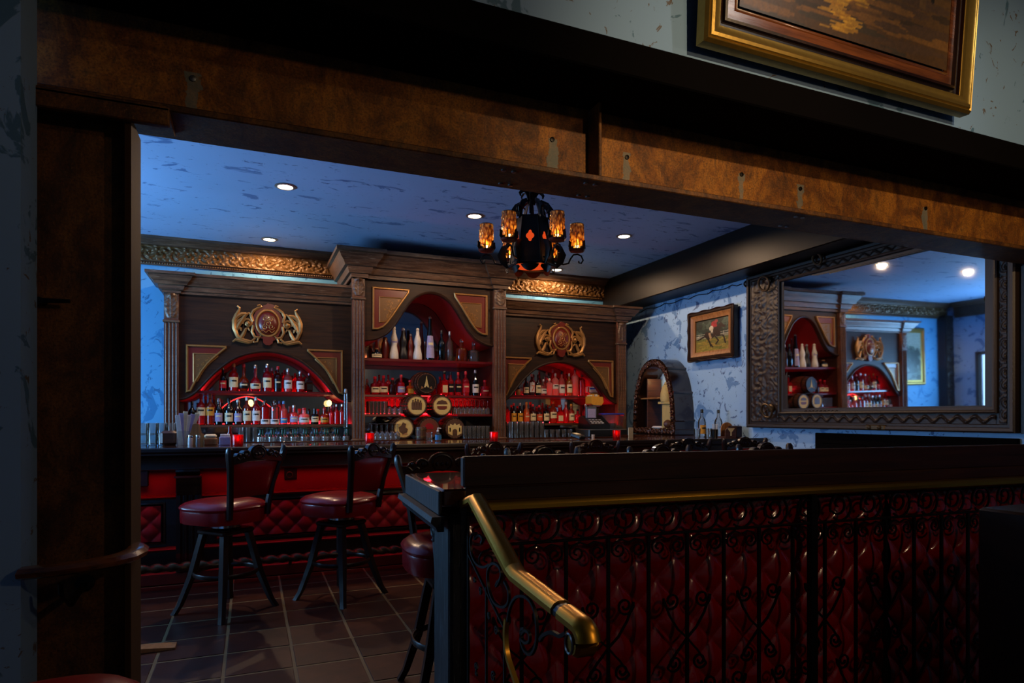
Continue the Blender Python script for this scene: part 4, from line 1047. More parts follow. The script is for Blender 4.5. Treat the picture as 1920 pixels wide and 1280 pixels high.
# ================================================================ PICTURES (flat paint on canvas, framed)
class Paint:
    def __init__(s, w, h, W, H): s.w, s.h = w, h; s.a = np.zeros((w, h, 3)); s.X, s.Y = np.meshgrid(np.linspace(0, 1, w), np.linspace(0, 1, h), indexing='ij'); s.W, s.H = W, H
    def fill(s, m, c): s.a[m] = rgb(c)[:3]
    def grad(s, c0, c1): k = s.Y[..., None]; s.a[:] = np.array(rgb(c0)[:3])*(1-k)+np.array(rgb(c1)[:3])*k
    def ell(s, cx, cy, rx, ry, c, rot=0):
        x, y = s.X-cx, s.Y-cy; a = math.cos(rot)*x+math.sin(rot)*y; b = -math.sin(rot)*x+math.cos(rot)*y; s.fill((a/rx)**2+(b/ry)**2 < 1, c)
    def line(s, x0, y0, x1, y1, w, c):
        dx, dy = x1-x0, y1-y0; L = dx*dx+dy*dy; t_ = np.clip(((s.X-x0)*dx+(s.Y-y0)*dy)/L, 0, 1)
        s.fill((s.X-x0-t_*dx)**2+(s.Y-y0-t_*dy)**2 < w*w, c)
    def rect(s, x0, y0, x1, y1, c): s.fill((s.X > x0) & (s.X < x1) & (s.Y > y0) & (s.Y < y1), c)
    def noise(s, k): s.a *= 1+k*(rng.random((s.w, s.h, 1))-.5)
    def blobs(s, n, box, r, cols):
        for _ in range(n): s.ell(box[0]+(box[1]-box[0])*random.random(), box[2]+(box[3]-box[2])*random.random(), r[0]*(.6+random.random()), r[1]*(.6+random.random()), random.choice(cols))
    def obj(s, name, O, U, V, N, parent):
        mb = MB().relief(O, U, V, N, s.W, s.H, s.w, s.h, lambda u, v: u*0)
        o = obj(name, mb, 'paint', parent, sharp=0); at = o.data.color_attributes.new('Col', 'FLOAT_COLOR', 'POINT')
        c = np.ones((s.w*s.h, 4)); c[:, :3] = np.clip(s.a.reshape(-1, 3), 0, 1); at.data.foreach_set('color', c.ravel()); return o
def framed(root, O, U, N, W, H, prof, mats, paint, fw):
    """frame made of nested mouldings around a flat canvas; U along the width, V up"""
    V = (0, 0, 1) if len(O) == 3 else O[3]
    bas = (O[:3], U, V, N)
    for i, (pf, mt, nm) in enumerate(zip(prof, mats, ('outer_frame', 'inner_frame', 'liner'))):
        inset = sum(p[-1][0] for p in prof[:i])
        path = [(inset, inset), (inset, H-inset), (W-inset, H-inset), (W-inset, inset)]
        obj(nm, MB().sweep(path, pf, bas, True), mt, root)
    paint.obj('canvas', tuple(Vector(O[:3])+Vector(U)*fw+Vector(V)*fw+Vector(N)*.012), U, V, N, root)
# horse and rider on the right wall
py1, py0 = YU(1302, WX), YU(1387, WX); pz0, pz1 = 2.012, 2.612
W, H = py1-py0, pz1-pz0; fw = .11
pc = Paint(92, 72, W-2*fw, H-2*fw)
pc.grad('8a7a30', '2c3a2a'); pc.rect(0, .48, 1, 1, '26332a'); pc.blobs(60, (0, 1, .55, 1), (.06, .07), ['1f2a20', '3a4a3a', '4a5a48', '2a382c'])
pc.rect(0, .42, 1, .50, '8a8468'); pc.rect(0, .36, 1, .42, '6a6a30'); pc.blobs(60, (0, 1, 0, .36), (.08, .02), ['8a7a2c', 'a08a38', '6e6a28', '9a7a30'])
for y_ in (.50, .56): pc.line(0, y_, 1, y_+.01, .008, 'b0a890')
for x_ in (.1, .3, .85): pc.line(x_, .42, x_, .58, .008, 'b0a890')
hb = '2c130c'
pc.ell(.46, .50, .16, .11, hb, .15); pc.ell(.64, .58, .10, .16, hb, .5); pc.line(.66, .62, .76, .80, .06, hb); pc.line(.76, .80, .86, .72, .035, hb); pc.ell(.36, .52, .09, .11, hb)
pc.line(.30, .50, .12, .42, .025, '180a06'); pc.line(.12, .42, .04, .40, .02, '180a06')
for a_ in ((.64, .46, .84, .44), (.84, .44, .90, .20), (.60, .44, .70, .30), (.70, .30, .62, .20), (.38, .46, .42, .28), (.42, .28, .52, .12), (.34, .46, .44, .26), (.44, .26, .46, .16)): pc.line(*a_, .022, '1c0c08')
pc.line(.42, .56, .46, .42, .03, 'b08a60'); pc.ell(.56, .84, .085, .10, 'a01820'); pc.line(.52, .82, .62, .78, .035, 'b02028'); pc.ell(.48, .72, .065, .075, 'd8c8a8'); pc.line(.50, .70, .50, .56, .03, 'c8b898'); pc.ell(.63, .93, .05, .05, 'a03030')
pc.line(.50, .56, .50, .50, .025, '141010'); pc.noise(.35)
hp = thing('framed_painting', 'small framed painting of a jockey on a dark horse on the blue right wall', 'painting', (WX, (py0+py1)/2, pz0))
F1 = [(0, -.02), (0, .05), (.012, .062), (.028, .060), (.038, .045), (.042, .045)]
F2 = [(0, .045), (.006, .052), (.045, .032), (.062, .030), (.066, .010), (.068, -.01)]
O = (WX-.045, py1, pz0); U = (0, -1, 0); N = (-1, 0, 0)
nz = MB(); n_ = 30
framed(hp, O, U, N, W, H, [F1, F2], ['stool', 'gilt' if 0 else 'tan'], pc, fw-.005)
bas = (O, U, (0, 0, 1), N)
for e0, e1 in (((0, 0), (W, 0)), ((0, H), (W, H)), ((0, 0), (0, H)), ((W, 0), (W, H))):   # carved wavy outer lip
    P = [(e0[0]+(e1[0]-e0[0])*i/24, e0[1]+(e1[1]-e0[1])*i/24) for i in range(25)]
    cx_, cz_ = W/2, H/2
    Q = [(WX-.095, py1-(x+(x-cx_)*.012*math.sin(i*.9)), pz0+z+(z-cz_)*.02*math.sin(i*.9)) for i, (x, z) in enumerate(P)]
    obj('carved_lip', MB().tube(Q, .011, 6), 'stool', hp)
# big landscape above the beam
bx0, bx1 = XU(1312, 2.22), XU(1808, 2.22); bz = 2.925
W = bx1-bx0; H = 1.25; fw = .19
pc = Paint(150, 110, W-2*fw, H-2*fw)
pc.grad('4a3218', '6a4a20'); pc.blobs(220, (0, 1, 0, 1), (.10, .02), ['3a2a18', '5a3c1c', '4a3420', '6e4a20', '3c3020'])
for i in range(90):
    y_ = i/90; x_ = .46+.04*math.sin(i*.3)+.20*y_**1.5-.02; pc.ell(x_, .04+y_*.7, .045*(1.3-y_)*(.7+.4*math.sin(i*.8)), .008, ['a87820', 'b88a28', '9a6a1c'][i % 3])
    pc.ell(x_+random.uniform(-.09, .09), .04+y_*.7, .03, .005, '9a7024')
pc.blobs(60, (.06, .32, .32, .7), (.03, .06), ['1c180e', '2a2412', '141008'])
for x_ in (.70, .76, .90): pc.line(x_, .36, x_, .95, .012, '1e160c'); pc.ell(x_, .62, .03, .2, '241c10')
pc.rect(.83, .30, .86, .42, '5a4020'); pc.noise(.3)
bp = thing('framed_landscape', 'big landscape painting in a gilt frame on the front wall above the steel beam', 'painting', ((bx0+bx1)/2, 2.22, bz))
G1 = [(0, -.03), (0, .02), (.010, .036), (.018, .030), (.024, .040), (.036, .044), (.050, .034), (.075, .030), (.080, .018), (.085, .016)]
G2 = [(0, .016), (.004, .0), (.028, -.006), (.030, .012), (.040, .016), (.046, .0)]
G3 = [(0, 0), (.04, .002), (.045, .008), (.05, .010), (.053, -.012), (.06, -.018)]
ta = math.radians(4)
framed(bp, (bx0, 2.215, bz, (0, -math.sin(ta), math.cos(ta))), (1, 0, 0), (0, -math.cos(ta), -math.sin(ta)), W, H, [G1, G2, G3], ['gilt', 'stool', 'handrail'], pc, fw)
obj('back_board', MB().box(bx0+.02, bx1-.02, 2.21, 2.23, bz+.02, bz+.2), 'black', bp)
# tall picture on the back wall left of the cabinets (seen mainly in the wall mirror)
qx1 = XU(231, WY)+.005; qx0 = qx1-1.08; qz0, qz1 = 1.69, 2.83
W, H = qx1-qx0, qz1-qz0
pc = Paint(50, 70, W-.2, H-.2); pc.grad('6a7468', 'a8ac98'); pc.blobs(120, (0, 1, 0, .7), (.10, .05), ['4a5648', '6a7868', '56604e', '7c8676']); pc.blobs(30, (.1, .8, .35, .6), (.06, .08), ['2e382c', '3c4638']); pc.noise(.2)
qp = thing('framed_picture', 'tall faded picture in a gold frame on the back wall left of the cabinets', 'picture', ((qx0+qx1)/2, WY, qz0))
framed(qp, (qx0, WY-.03, qz0), (1, 0, 0), (0, -1, 0), W, H, [[(0, -.03), (0, .03), (.02, .05), (.045, .045), (.06, .02), (.10, .01), (.104, -.01)]], ['gilt'], pc, .10)

# ================================================================ CHANDELIER
chx, chy = XU(997, 4.80), 4.80
ch = thing('chandelier', 'black wrought iron chandelier with amber glass shades and red glowing lantern body', 'chandelier', (chx, chy, CEIL))
def c3(x, y, z): return (chx+x, chy+y, z)
CT = CEIL+.183
obj('ceiling_rose', MB().lathe([(.05, 0), (.06, -.015), (.02, -.04)][::-1], 16, c3(0, 0, CT)), 'iron', ch)
z = CT-.03
for i in range(11):
    zc = z-.028*i; obj('chain_link', MB().tube([c3((.010*math.cos(a)) if i % 2 else 0, 0 if i % 2 else .010*math.cos(a), zc+.019*math.sin(a)-.012) for a in [2*PI*j/10 for j in range(10)]], .003, 4, True), 'iron', ch)
# lantern body: six tapered plates with quatrefoil openings framed, glowing glass behind
def ring(r, z, n=6, a0=PI/6): return [c3(r*math.cos(a0+2*PI*i/n), r*math.sin(a0+2*PI*i/n), z) for i in range(n)]
zt, zb, rt, rb = 2.96, 2.56, .125, .185
obj('glow_glass', MB().lathe([(rb-.035, zb+.02), (rt-.03, zt)], 6, c3(0, 0, 0), a0=PI/6), 'redglow', ch)
for i in range(6):
    a0, a1 = PI/6+i*PI/3, PI/6+(i+1)*PI/3
    P = [Vector(c3(rb*math.cos(a), rb*math.sin(a), zb)) for a in (a0, a1)]+[Vector(c3(rt*math.cos(a), rt*math.sin(a), zt)) for a in (a1, a0)]
    def Q(s_, t_): return tuple((P[0]*(1-s_)+P[1]*s_)*(1-t_)+(P[3]*(1-s_)+P[2]*s_)*t_)
    V = []; F = []; m = 24
    for j in range(m):
        a = 2*PI*j/m; rr = .20*(1+.42*abs(math.cos(2*a))**1.5)*.78; V.append(Q(.5+rr*math.cos(a), .55+rr*.55*math.sin(a)))
    for j in range(m):
        a = 2*PI*j/m; c_, s_ = math.cos(a), math.sin(a); q = .5/max(abs(c_), abs(s_)); V.append(Q(.5+q*c_, .55+(q*s_ if s_ > 0 else q*s_)*(.9 if s_ > 0 else .9)))
    for j in range(m): F.append((j, (j+1) % m, m+(j+1) % m, m+j))
    V += [Q(0, 0), Q(1, 0), Q(1, .12), Q(0, .12)]; F.append((2*m, 2*m+1, 2*m+2, 2*m+3))
    obj('pierced_plate', MB().raw(V, F), 'iron', ch, sharp=0)
    obj('corner_strap', MB().tube([tuple(P[0]), tuple(P[3])], .009, 4), 'iron', ch)
obj('bottom_rim', MB().tube(ring(rb+.01, zb, 6), .014, 6, True), 'iron', ch)
# scalloped skirt leaves below the rim
for i in range(6):
    a = PI/3*i; am = a
    for s in (0,):
        V = []; F = []
        for u_ in range(9):
            for v_ in range(5):
                t_ = (u_/8-.5)*2; q = v_/4; r_ = .17-.02*q; an = am+t_*.46
                V.append(c3(r_*math.cos(an), r_*math.sin(an), zb-.012-q*(.055*(1-.75*abs(t_)**2))))
        for u_ in range(8):
            for v_ in range(4): F.append((u_*5+v_, u_*5+v_+1, (u_+1)*5+v_+1, (u_+1)*5+v_))
        obj('skirt_leaf', MB().raw(V, F), 'iron', ch)
obj('glow_rim', MB().lathe([(.13, zb+.004), (.165, zb+.004), (.165, zb+.010), (.13, zb+.010)], 24, c3(0, 0, 0)), 'redglow', ch)
# cage straps and curled leaf crown above the body
for i in range(6):
    a = PI/3*i; ca, sa = math.cos(a), math.sin(a)
    def rp(r, z): return c3(r*ca, r*sa, z)
    obj('cage_strap', MB().tube([rp(rt, zt), rp(.12, 3.02), rp(.09, 3.07), rp(.035, 3.10)], .010, 4, flat=.5), 'iron', ch)
    obj('curled_leaf', MB().tube([rp(.02, 3.07), rp(.03, 3.15), rp(.055, 3.185), rp(.085, 3.18), rp(.105, 3.155), rp(.100, 3.13)], [.012, .020, .022, .020, .014, .006], 6, flat=.35), 'iron', ch)
    a2 = a+PI/6; cb_, sb_ = math.cos(a2), math.sin(a2)
    obj('shoulder_leaf', MB().tube([c3(r*cb_, r*sb_, z_) for r, z_ in ((.07, 3.10), (.12, 3.06), (.16, 3.0), (.155, 2.95), (.175, 2.92))], [.012, .03, .034, .022, .006], 6, flat=.3), 'iron', ch)
obj('stem', MB().tube([c3(0, 0, 2.95), c3(0, 0, CEIL-.15)], .012, 6), 'iron', ch)
R = .375
sh_me = None
for i in range(6):
    a = PI/3*i+math.radians(-YAW*57.3)+.0; ca, sa = math.cos(a), math.sin(a)
    def rp(r, z): return c3(r*ca, r*sa, z)
    dz = .0
    arm = obj('arm', MB().tube([rp(rb, 2.60), rp(.26, 2.575), rp(.305, 2.585), rp(.32, 2.62), rp(.345, 2.655), rp(.38, 2.66), rp(.41, 2.645), rp(.425, 2.61), rp(.41, 2.585), rp(.39, 2.59), rp(.39, 2.605)], .007, 5, up=(-sa, ca, 0)), 'iron', ch)
    obj('upper_scroll', MB().tube([rp(.12, 3.0), rp(.19, 3.02), rp(.24, 3.0), rp(.25, 2.96), rp(.225, 2.95)], .006, 5, up=(-sa, ca, 0)), 'iron', ch)
    obj('side_leaf', MB().tube([rp(.18, 2.74), rp(.23, 2.71), rp(.25, 2.65), rp(.235, 2.60), (chx+.2*ca, chy+.2*sa, 2.545)], [.008, .028, .040, .034, .01], 6, flat=.35), 'iron', arm)
    x, y, z0 = rp(R, 2.665)
    obj('drip_dish', MB().lathe([(.001, .008), (.03, .01), (.058, .018), (.068, .032), (.062, .030), (.03, .018), (.001, .016)], 20, (x, y, z0)), 'redpaint', arm)
    for j in range(6):
        b_ = 2*PI*j/6; cj, sj = math.cos(b_), math.sin(b_)
        obj('cup_leaf', MB().tube([(x+r*cj, y+r*sj, z0+h) for r, h in ((.015, .02), (.045, .03), (.060, .06), (.064, .085), (.075, .10))], [.010, .022, .024, .016, .004], 6, flat=.25), 'iron', arm)
    V = []; F = []; na, nh = 40, 22; H = .185
    for ih in range(nh+1):
        h = ih/nh
        for k_ in range(na):
            b_ = 2*PI*k_/na; wv = .0045*math.cos(b_*10+PI*(ih//3 % 2))*(1 if True else 0)*math.sin(PI*(ih % 3+.5)/3)
            r = .054+.004*math.sin(PI*h)+wv; V.append((x+r*math.cos(b_), y+r*math.sin(b_), z0+.055+H*h))
    for ih in range(nh):
        for k_ in range(na): F.append((ih*na+k_, ih*na+(k_+1) % na, (ih+1)*na+(k_+1) % na, (ih+1)*na+k_))
    sh = obj('glass_shade', MB().raw(V, F), 'amber', arm)
    obj('shade_rim', MB().tube([(x+.054*math.cos(b_), y+.054*math.sin(b_), z0+.055+H) for b_ in [2*PI*q/24 for q in range(24)]], .003, 4, True), 'iron', arm)
    obj('flame_bulb', MB().lathe([(.008, 0), (.014, .02), (.013, .04), (.001, .075)], 8, (x, y, z0+.05)), 'bulb', arm)
ch.location = (XU(997, 4.4), 4.4, 3.172); ch.scale = (.917,)*3
point((ch.location[0], 4.4, 2.37), 1.0, (1, .25, .08), .08)

# ================================================================ BARRELS
BR = .118
def barrel(uc, vc, label, head, fig):
    Y = 7.36; X = XU(uc, Y); Z = ZV(vc, uc, Y)
    t = thing('barrel', label, 'barrel', (X, Y, Z), 'small barrels stacked in the middle cabinet')
    ns = 20; st = None
    prof = [(.118, 0), (.128, .05), (.140, .14), (.145, .20), (.140, .26), (.118, .40)]
    for k in range(ns):
        a0 = 2*PI*k/ns+.006/.14; a1 = 2*PI*(k+1)/ns; V = []; F = []
        for r, y in prof:
            for a in (a0, (a0+a1)/2, a1): V.append((X+r*math.cos(a), Y+y, Z+r*math.sin(a)))
            for a in (a1, a0): V.append((X+(r-.012)*math.cos(a), Y+y, Z+(r-.012)*math.sin(a)))
        for i in range(len(prof)-1):
            for j in range(5): F.append((i*5+j, (i+1)*5+j, (i+1)*5+(j+1) % 5, i*5+(j+1) % 5))
        F.append((0, 1, 2, 3, 4)); e = (len(prof)-1)*5; F.append((e+4, e+3, e+2, e+1, e))
        obj('stave', MB().raw(V, F), 'brownbox', t)
    for y, r in ((.012, .123), (.09, .136), (.31, .136)):
        obj('hoop', MB().lathe([(r, -.011), (r+.003, -.011), (r+.003, .011), (r, .011)], 28, (X, Y+y, Z), 'Y', cap=False), 'iron', t)
    hd = obj('barrel_head', MB().lathe([(.001, .0), (.108, .0), (.108, .012)], 28, (X, Y+.004, Z), 'Y'), head, t)
    def pr(poly, mat, nm='emblem'): obj(nm, MB().prism([(X+p[0], Z+p[1]) for p in poly], Y+.0005, Y+.005), mat, hd)
    if fig == 'tower':
        pr([(-.03, -.05), (-.014, -.05), (0, -.03), (.014, -.05), (.03, -.05), (.016, 0), (.006, .05), (.002, .085), (-.002, .085), (-.006, .05), (-.016, 0)], 'skin')
        for s in (-1, 1): pr([(s*.035, -.06), (s*.07, -.07), (s*.06, -.035), (s*.045, -.045)], 'tan')
    elif fig == 'arch':
        pr([(-.085, -.06), (-.03, -.085), (-.03, -.04)]+[(.03*math.cos(PI-PI*i/8), -.035+.03*math.sin(PI-PI*i/8)) for i in range(9)]+[(.03, -.085), (.085, -.06), (.085, .03), (.06, .035), (.06, .055), (.02, .04), (0, .065), (-.02, .04), (-.06, .055), (-.06, .035), (-.085, .03)], 'skin')
        for x in (-.06, .06): pr([(x-.008, -.04), (x+.008, -.04), (x+.008, .01), (x-.008, .01)], 'brownbox', 'niche')
    elif fig == 'people':
        for x, h in ((-.045, .06), (-.015, .075), (.015, .068), (.045, .055)):
            pr([(x-.016, -.045), (x+.014, -.05), (x+.018, h*.5), (x+.006, h*.8), (x-.008, h*.8), (x-.018, h*.4)], 'brownbox', 'figure'); pr([(x+.010*math.cos(q), h*.95+.010*math.sin(q)) for q in [i*PI/4 for i in range(8)]], 'stool', 'figure_head')
    elif fig == 'band':
        pr([(-.06, -.03), (-.03, -.045), (.03, -.045), (.06, -.03), (.06, -.002), (-.06, -.002)], 'redpaint'); pr([(-.07, .02), (.07, .02), (.05, .055), (0, .07), (-.05, .055)], 'brownbox')
    elif fig == 'rider':
        pr([(-.05, -.04), (-.01, -.07), (.04, -.05), (.05, -.01), (.02, .01), (.03, .05), (-.01, .07), (-.03, .03), (-.06, .01)], 'brownbox'); pr([(-.03, -.08), (.05, -.075), (.03, -.05)], 'cork')
    else:
        pr([(-.05, -.01), (.05, -.01), (.05, .03), (.02, .06), (-.02, .06), (-.05, .03)], 'velvet')
barrel(800, 718, 'top barrel of the pyramid, dark head with a golden tower', 'black', 'tower')
barrel(781.5, 760, 'left middle barrel of the pyramid, tan head with small dark figures', 'skin', 'people')
barrel(829, 760.5, 'right middle barrel of the pyramid, tan head with a red band', 'skin', 'band')
barrel(757, 802.5, 'bottom left barrel of the pyramid, tan head with a carved brown shape', 'skin', 'rider')
barrel(805, 802.5, 'bottom middle barrel of the pyramid, plain reddish brown head', 'redpaint', 'none')
barrel(853, 803, 'bottom right barrel of the pyramid, brown head showing a golden arched gateway', 'brownbox', 'arch')

# ================================================================ BOTTLES
PR = {
 'std': [(.9, 0), (1, .02), (1, .58), (.92, .64), (.5, .71), (.34, .75), (.32, .93)],
 'wine': [(.9, 0), (1, .02), (1, .52), (.85, .62), (.42, .72), (.34, .78), (.34, .93)],
 'bulb': [(.6, 0), (.75, .02), (.98, .16), (1, .28), (.85, .40), (.45, .50), (.27, .56), (.25, .93)],
 'tall': [(.95, 0), (1, .02), (.9, .3), (.6, .62), (.42, .80), (.40, .93)],
 'squat': [(.95, 0), (1, .03), (1, .52), (.9, .60), (.35, .66), (.32, .90)],
 'gourd': [(.85, 0), (1, .04), (.96, .18), (.72, .34), (.62, .42), (.80, .54), (.74, .64), (.40, .80), (.38, .90)],
 'vase': [(.6, 0), (.8, .04), (1, .4), (.9, .7), (.5, .88), (.45, .93)],
 'frost': [(.95, 0), (1, .01), (1, .70), (.6, .76), (.34, .80), (.34, .93)],
}
LBZ = {'std': (.14, .50), 'wine': (.12, .44), 'bulb': (.10, .30), 'squat': (.12, .42), 'frost': (.3, .5), 'tall': (.1, .3), 'gourd': (.5, .6), 'vase': (.2, .5)}
GN = {'gclear': 'clear', 'ggreen': 'green', 'gamber': 'amber', 'gred': 'red', 'gpink': 'pale pink', 'gdark': 'black glass', 'gfrost': 'frosted pink', 'gbrown': 'brown', 'gyel': 'golden', 'white': 'white ceramic', 'blackpl': 'black ceramic', 'redpaint': 'red-brown ceramic', 'tan': 'tan ceramic'}
CN = {'redcap': 'red', 'blackcap': 'black', 'silver': 'silver', 'goldcap': 'gold', 'bluecap': 'blue', 'cork': 'cork', 'white': 'white', 'gclear': 'glass'}
LN = {'cream': 'cream', 'paper': 'white', 'yellow': 'yellow', 'blackcap': 'black', 'redcap': 'red', 'bluecap': 'blue', 'orange': 'orange', 'lilac': 'grey', 'velvet': 'dark red'}
def bottle(uc, v0, wpx, hpx, Y, shelf_z, shape, gm, cap, lab, labext=None):
    X = XU(uc, Y); d = dirn(uc); sc = Y/d[1]/FPX; h = hpx*sc; r = wpx*sc/2
    n = 4 if shape == 'squat4' else 14; sh = 'squat' if shape == 'squat4' else shape
    a0 = PI/4 if n == 4 else 0; rr = r*(1.3 if n == 4 else 1)
    pf = [(a*rr, b*h) for a, b in PR[sh]]
    o = obj('bottle', MB().lathe(pf, n, (X, Y, shelf_z), a0=a0), gm, None, (X, Y, shelf_z))
    zt_, rt_ = pf[-1][1], pf[-1][0]
    cz = (shelf_z+zt_-.06*h)
    if cap == 'knob': obj('stopper', MB().ico((X, Y, shelf_z+h*.95), rr*.40, 8).tube([(X, Y, shelf_z+h*.88), (X, Y, shelf_z+h*.95)], rr*.25), 'gclear' if gm not in ('white', 'blackpl', 'redpaint') else ('silver' if gm != 'white' else 'white'), o)
    else: obj('cap', MB().lathe([(rt_*1.12, 0), (rt_*1.15, .01*h), (rt_*1.15, h*.105+.0), (rt_*.9, h*.13)], 10, (X, Y, shelf_z+h*.87)), cap, o)
    if lab:
        l0, l1 = LBZ[sh]; V = []; F = []
        if labext: l0, l1 = labext
        def rad(z):
            for (ra, za), (rb_, zb_) in zip(pf[:-1], pf[1:]):
                if za <= z*h <= zb_+1e-9: return ra+(rb_-ra)*(z*h-za)/max(zb_-za, 1e-6)
            return rr
        if n == 4:
            q = rr*.7071*1.0; obj('label', MB().box(X-q*.8, X+q*.8, Y-q-.0015, Y-q-.0003, shelf_z+l0*h, shelf_z+l1*h), lab, o)
        else:
            for j in range(4):
                z = l0+(l1-l0)*j/3
                for i in range(9):
                    a = -PI/2+(i/8-.5)*2.3+YAW*.0; V.append((X+(rad(z)+.0012)*math.cos(a), Y+(rad(z)+.0012)*math.sin(a), shelf_z+z*h))
            for j in range(3):
                for i in range(8): F.append((j*9+i, j*9+i+1, (j+1)*9+i+1, (j+1)*9+i))
            lb = obj('label', MB().raw(V, F), lab, o)
            V = []; F = []
            zm_ = l0+(l1-l0)*.62
            for z in (zm_-.02, zm_+.035):
                for i in range(5):
                    a = -PI/2+(i/4-.5)*1.3; V.append((X+(rad(z)+.0022)*math.cos(a), Y+(rad(z)+.0022)*math.sin(a), shelf_z+z*h))
            for i in range(4): F.append((i, i+1, 5+i+1, 5+i))
            obj('printed_band', MB().raw(V, F), 'blackcap' if lab in ('cream', 'paper', 'yellow') else 'cream', lb, sharp=0)
    return o
def row(specs, z, Y, place, group, v=0):
    specs = sorted(specs, key=lambda s: s[0])
    for i, s in enumerate(specs):
        uc, wp, hp, sh, gm, cap, lab = s[:7]; yy = Y+(s[7] if len(s) > 7 else 0)
        o = bottle(uc, v, wp, hp, yy, z, sh, gm, cap, lab, s[8] if len(s) > 8 else None)
        kind = {'squat': 'squat', 'squat4': 'square', 'bulb': 'round-bodied', 'tall': 'slender', 'gourd': 'gourd-shaped', 'vase': 'vase-like', 'frost': 'straight', 'wine': 'sloping', 'std': 'round'}[sh]
        lb = '%s %s bottle%s, %s from left, %s' % (GN[gm], kind, (', %s label' % LN[lab]) if lab else (''), ORD[i], place)
        tag(o, lb, 'bottle', group)
YB1 = YS+.17
row([(418, 13, 44, 'wine', 'gdark', 'blackcap', 'redcap'), (438, 17, 52, 'std', 'gred', 'cork', 'cream'), (457, 20, 52, 'bulb', 'gamber', 'redcap', 'blackcap'),
     (479, 20, 50, 'bulb', 'gred', 'silver', 'cream'), (501, 16, 52, 'std', 'gred', 'silver', 'cream'), (521, 14, 48, 'std', 'gbrown', 'redcap', 'blackcap'),
     (540, 15, 44, 'std', 'gpink', 'silver', 'paper'), (563, 15, 40, 'std', 'gred', 'silver', 'paper'), (580, 12, 36, 'squat4', 'gbrown', 'redcap', 'blackcap'),
     (533, 11, 42, 'std', 'gred', 'redcap', None, .14), (553, 11, 36, 'std', 'gred', 'redcap', None, .14), (510, 11, 46, 'std', 'gred', 'silver', None, .15)],
    1.60, YB1, 'upper shelf of left cabinet', 'bottles on the upper shelf of the left cabinet')
row([(360, 13, 44, 'wine', 'gdark', 'blackcap', 'lilac', -.02), (377, 16, 58, 'std', 'gred', 'redcap', 'cream', 0, (.30, .56)), (394, 15, 58, 'std', 'gamber', 'cork', 'yellow', 0, (.30, .56)), (410, 14, 50, 'wine', 'gdark', 'silver', 'lilac'),
     (429, 15, 50, 'wine', 'gdark', 'blackcap', 'cream'), (446, 14, 48, 'wine', 'gbrown', 'silver', 'lilac'), (463, 15, 52, 'std', 'gamber', 'white', 'cream'), (480, 15, 52, 'std', 'gred', 'white', 'paper'),
     (497, 17, 46, 'frost', 'gred', 'blackcap', 'paper', 0, (.02, .22)), (515, 17, 46, 'frost', 'gclear', 'blackcap', 'paper', 0, (.02, .22)), (532, 14, 44, 'std', 'gpink', 'bluecap', 'bluecap', 0, (.06, .28)),
     (551, 15, 36, 'squat', 'gpink', 'silver', 'lilac'), (570, 20, 31, 'squat', 'gfrost', 'redcap', 'paper'), (590, 15, 30, 'squat', 'gdark', 'blackcap', 'cream', 0, (.14, .48)), (608, 16, 30, 'squat', 'gamber', 'redcap', 'yellow'),
     (621, 10, 34, 'std', 'gred', 'redcap', None), (631, 10, 38, 'std', 'gred', 'silver', None), (641, 10, 38, 'std', 'gred', 'silver', None), (524, 12, 44, 'std', 'gpink', 'bluecap', None, .13)],
    1.225, YB1, 'lower shelf of left cabinet', 'bottles on the lower shelf of the left cabinet')
YB2 = YCN+.17
row([(706, 20, 20, 'squat', 'gdark', 'cork', 'cream'), (722, 16, 42, 'vase', 'redpaint', 'cork', None, .08), (739, 17, 62, 'gourd', 'white', 'knob', 'lilac'), (756, 18, 60, 'gourd', 'blackpl', 'knob', None, .05), (770, 15, 50, 'gourd', 'redpaint', 'knob', None, .07),
     (783, 17, 60, 'gourd', 'white', 'knob', None), (790, 12, 76, 'tall', 'gbrown', 'knob', None, .13), (806, 17, 84, 'tall', 'gdark', 'knob', 'lilac', 0, (.05, .55)), (828, 14, 58, 'wine', 'gdark', 'blackcap', None), (843, 13, 56, 'std', 'gclear', 'silver', None),
     (865, 21, 40, 'squat', 'gamber', 'knob', None), (888, 21, 36, 'squat', 'gclear', 'knob', None)],
    2.0, YB2, 'top shelf of middle cabinet', 'bottles on the top shelf of the middle cabinet')
row([(703, 17, 34, 'squat', 'gred', 'redcap', 'cream'), (719, 16, 36, 'squat', 'gred', 'redcap', 'cream'), (736, 15, 32, 'squat', 'gbrown', 'redcap', None), (752, 15, 38, 'squat', 'gred', 'redcap', 'lilac'), (769, 14, 28, 'squat4', 'gyel', 'redcap', 'yellow'),
     (833, 13, 46, 'squat4', 'gred', 'blackcap', 'cream'), (845, 12, 44, 'std', 'gred', 'blackcap', 'blackcap'), (859, 13, 44, 'std', 'gred', 'redcap', 'blackcap'), (873, 14, 46, 'std', 'gred', 'redcap', 'redcap'), (891, 13, 49, 'wine', 'gdark', 'silver', 'paper'), (909, 17, 30, 'squat', 'gred', 'redcap', 'velvet'),
     (711, 10, 38, 'std', 'gred', 'redcap', None, .14), (728, 11, 38, 'std', 'gred', 'redcap', None, .14)],
    1.575, YB2, 'second shelf of middle cabinet', 'bottles on the second shelf of the middle cabinet')
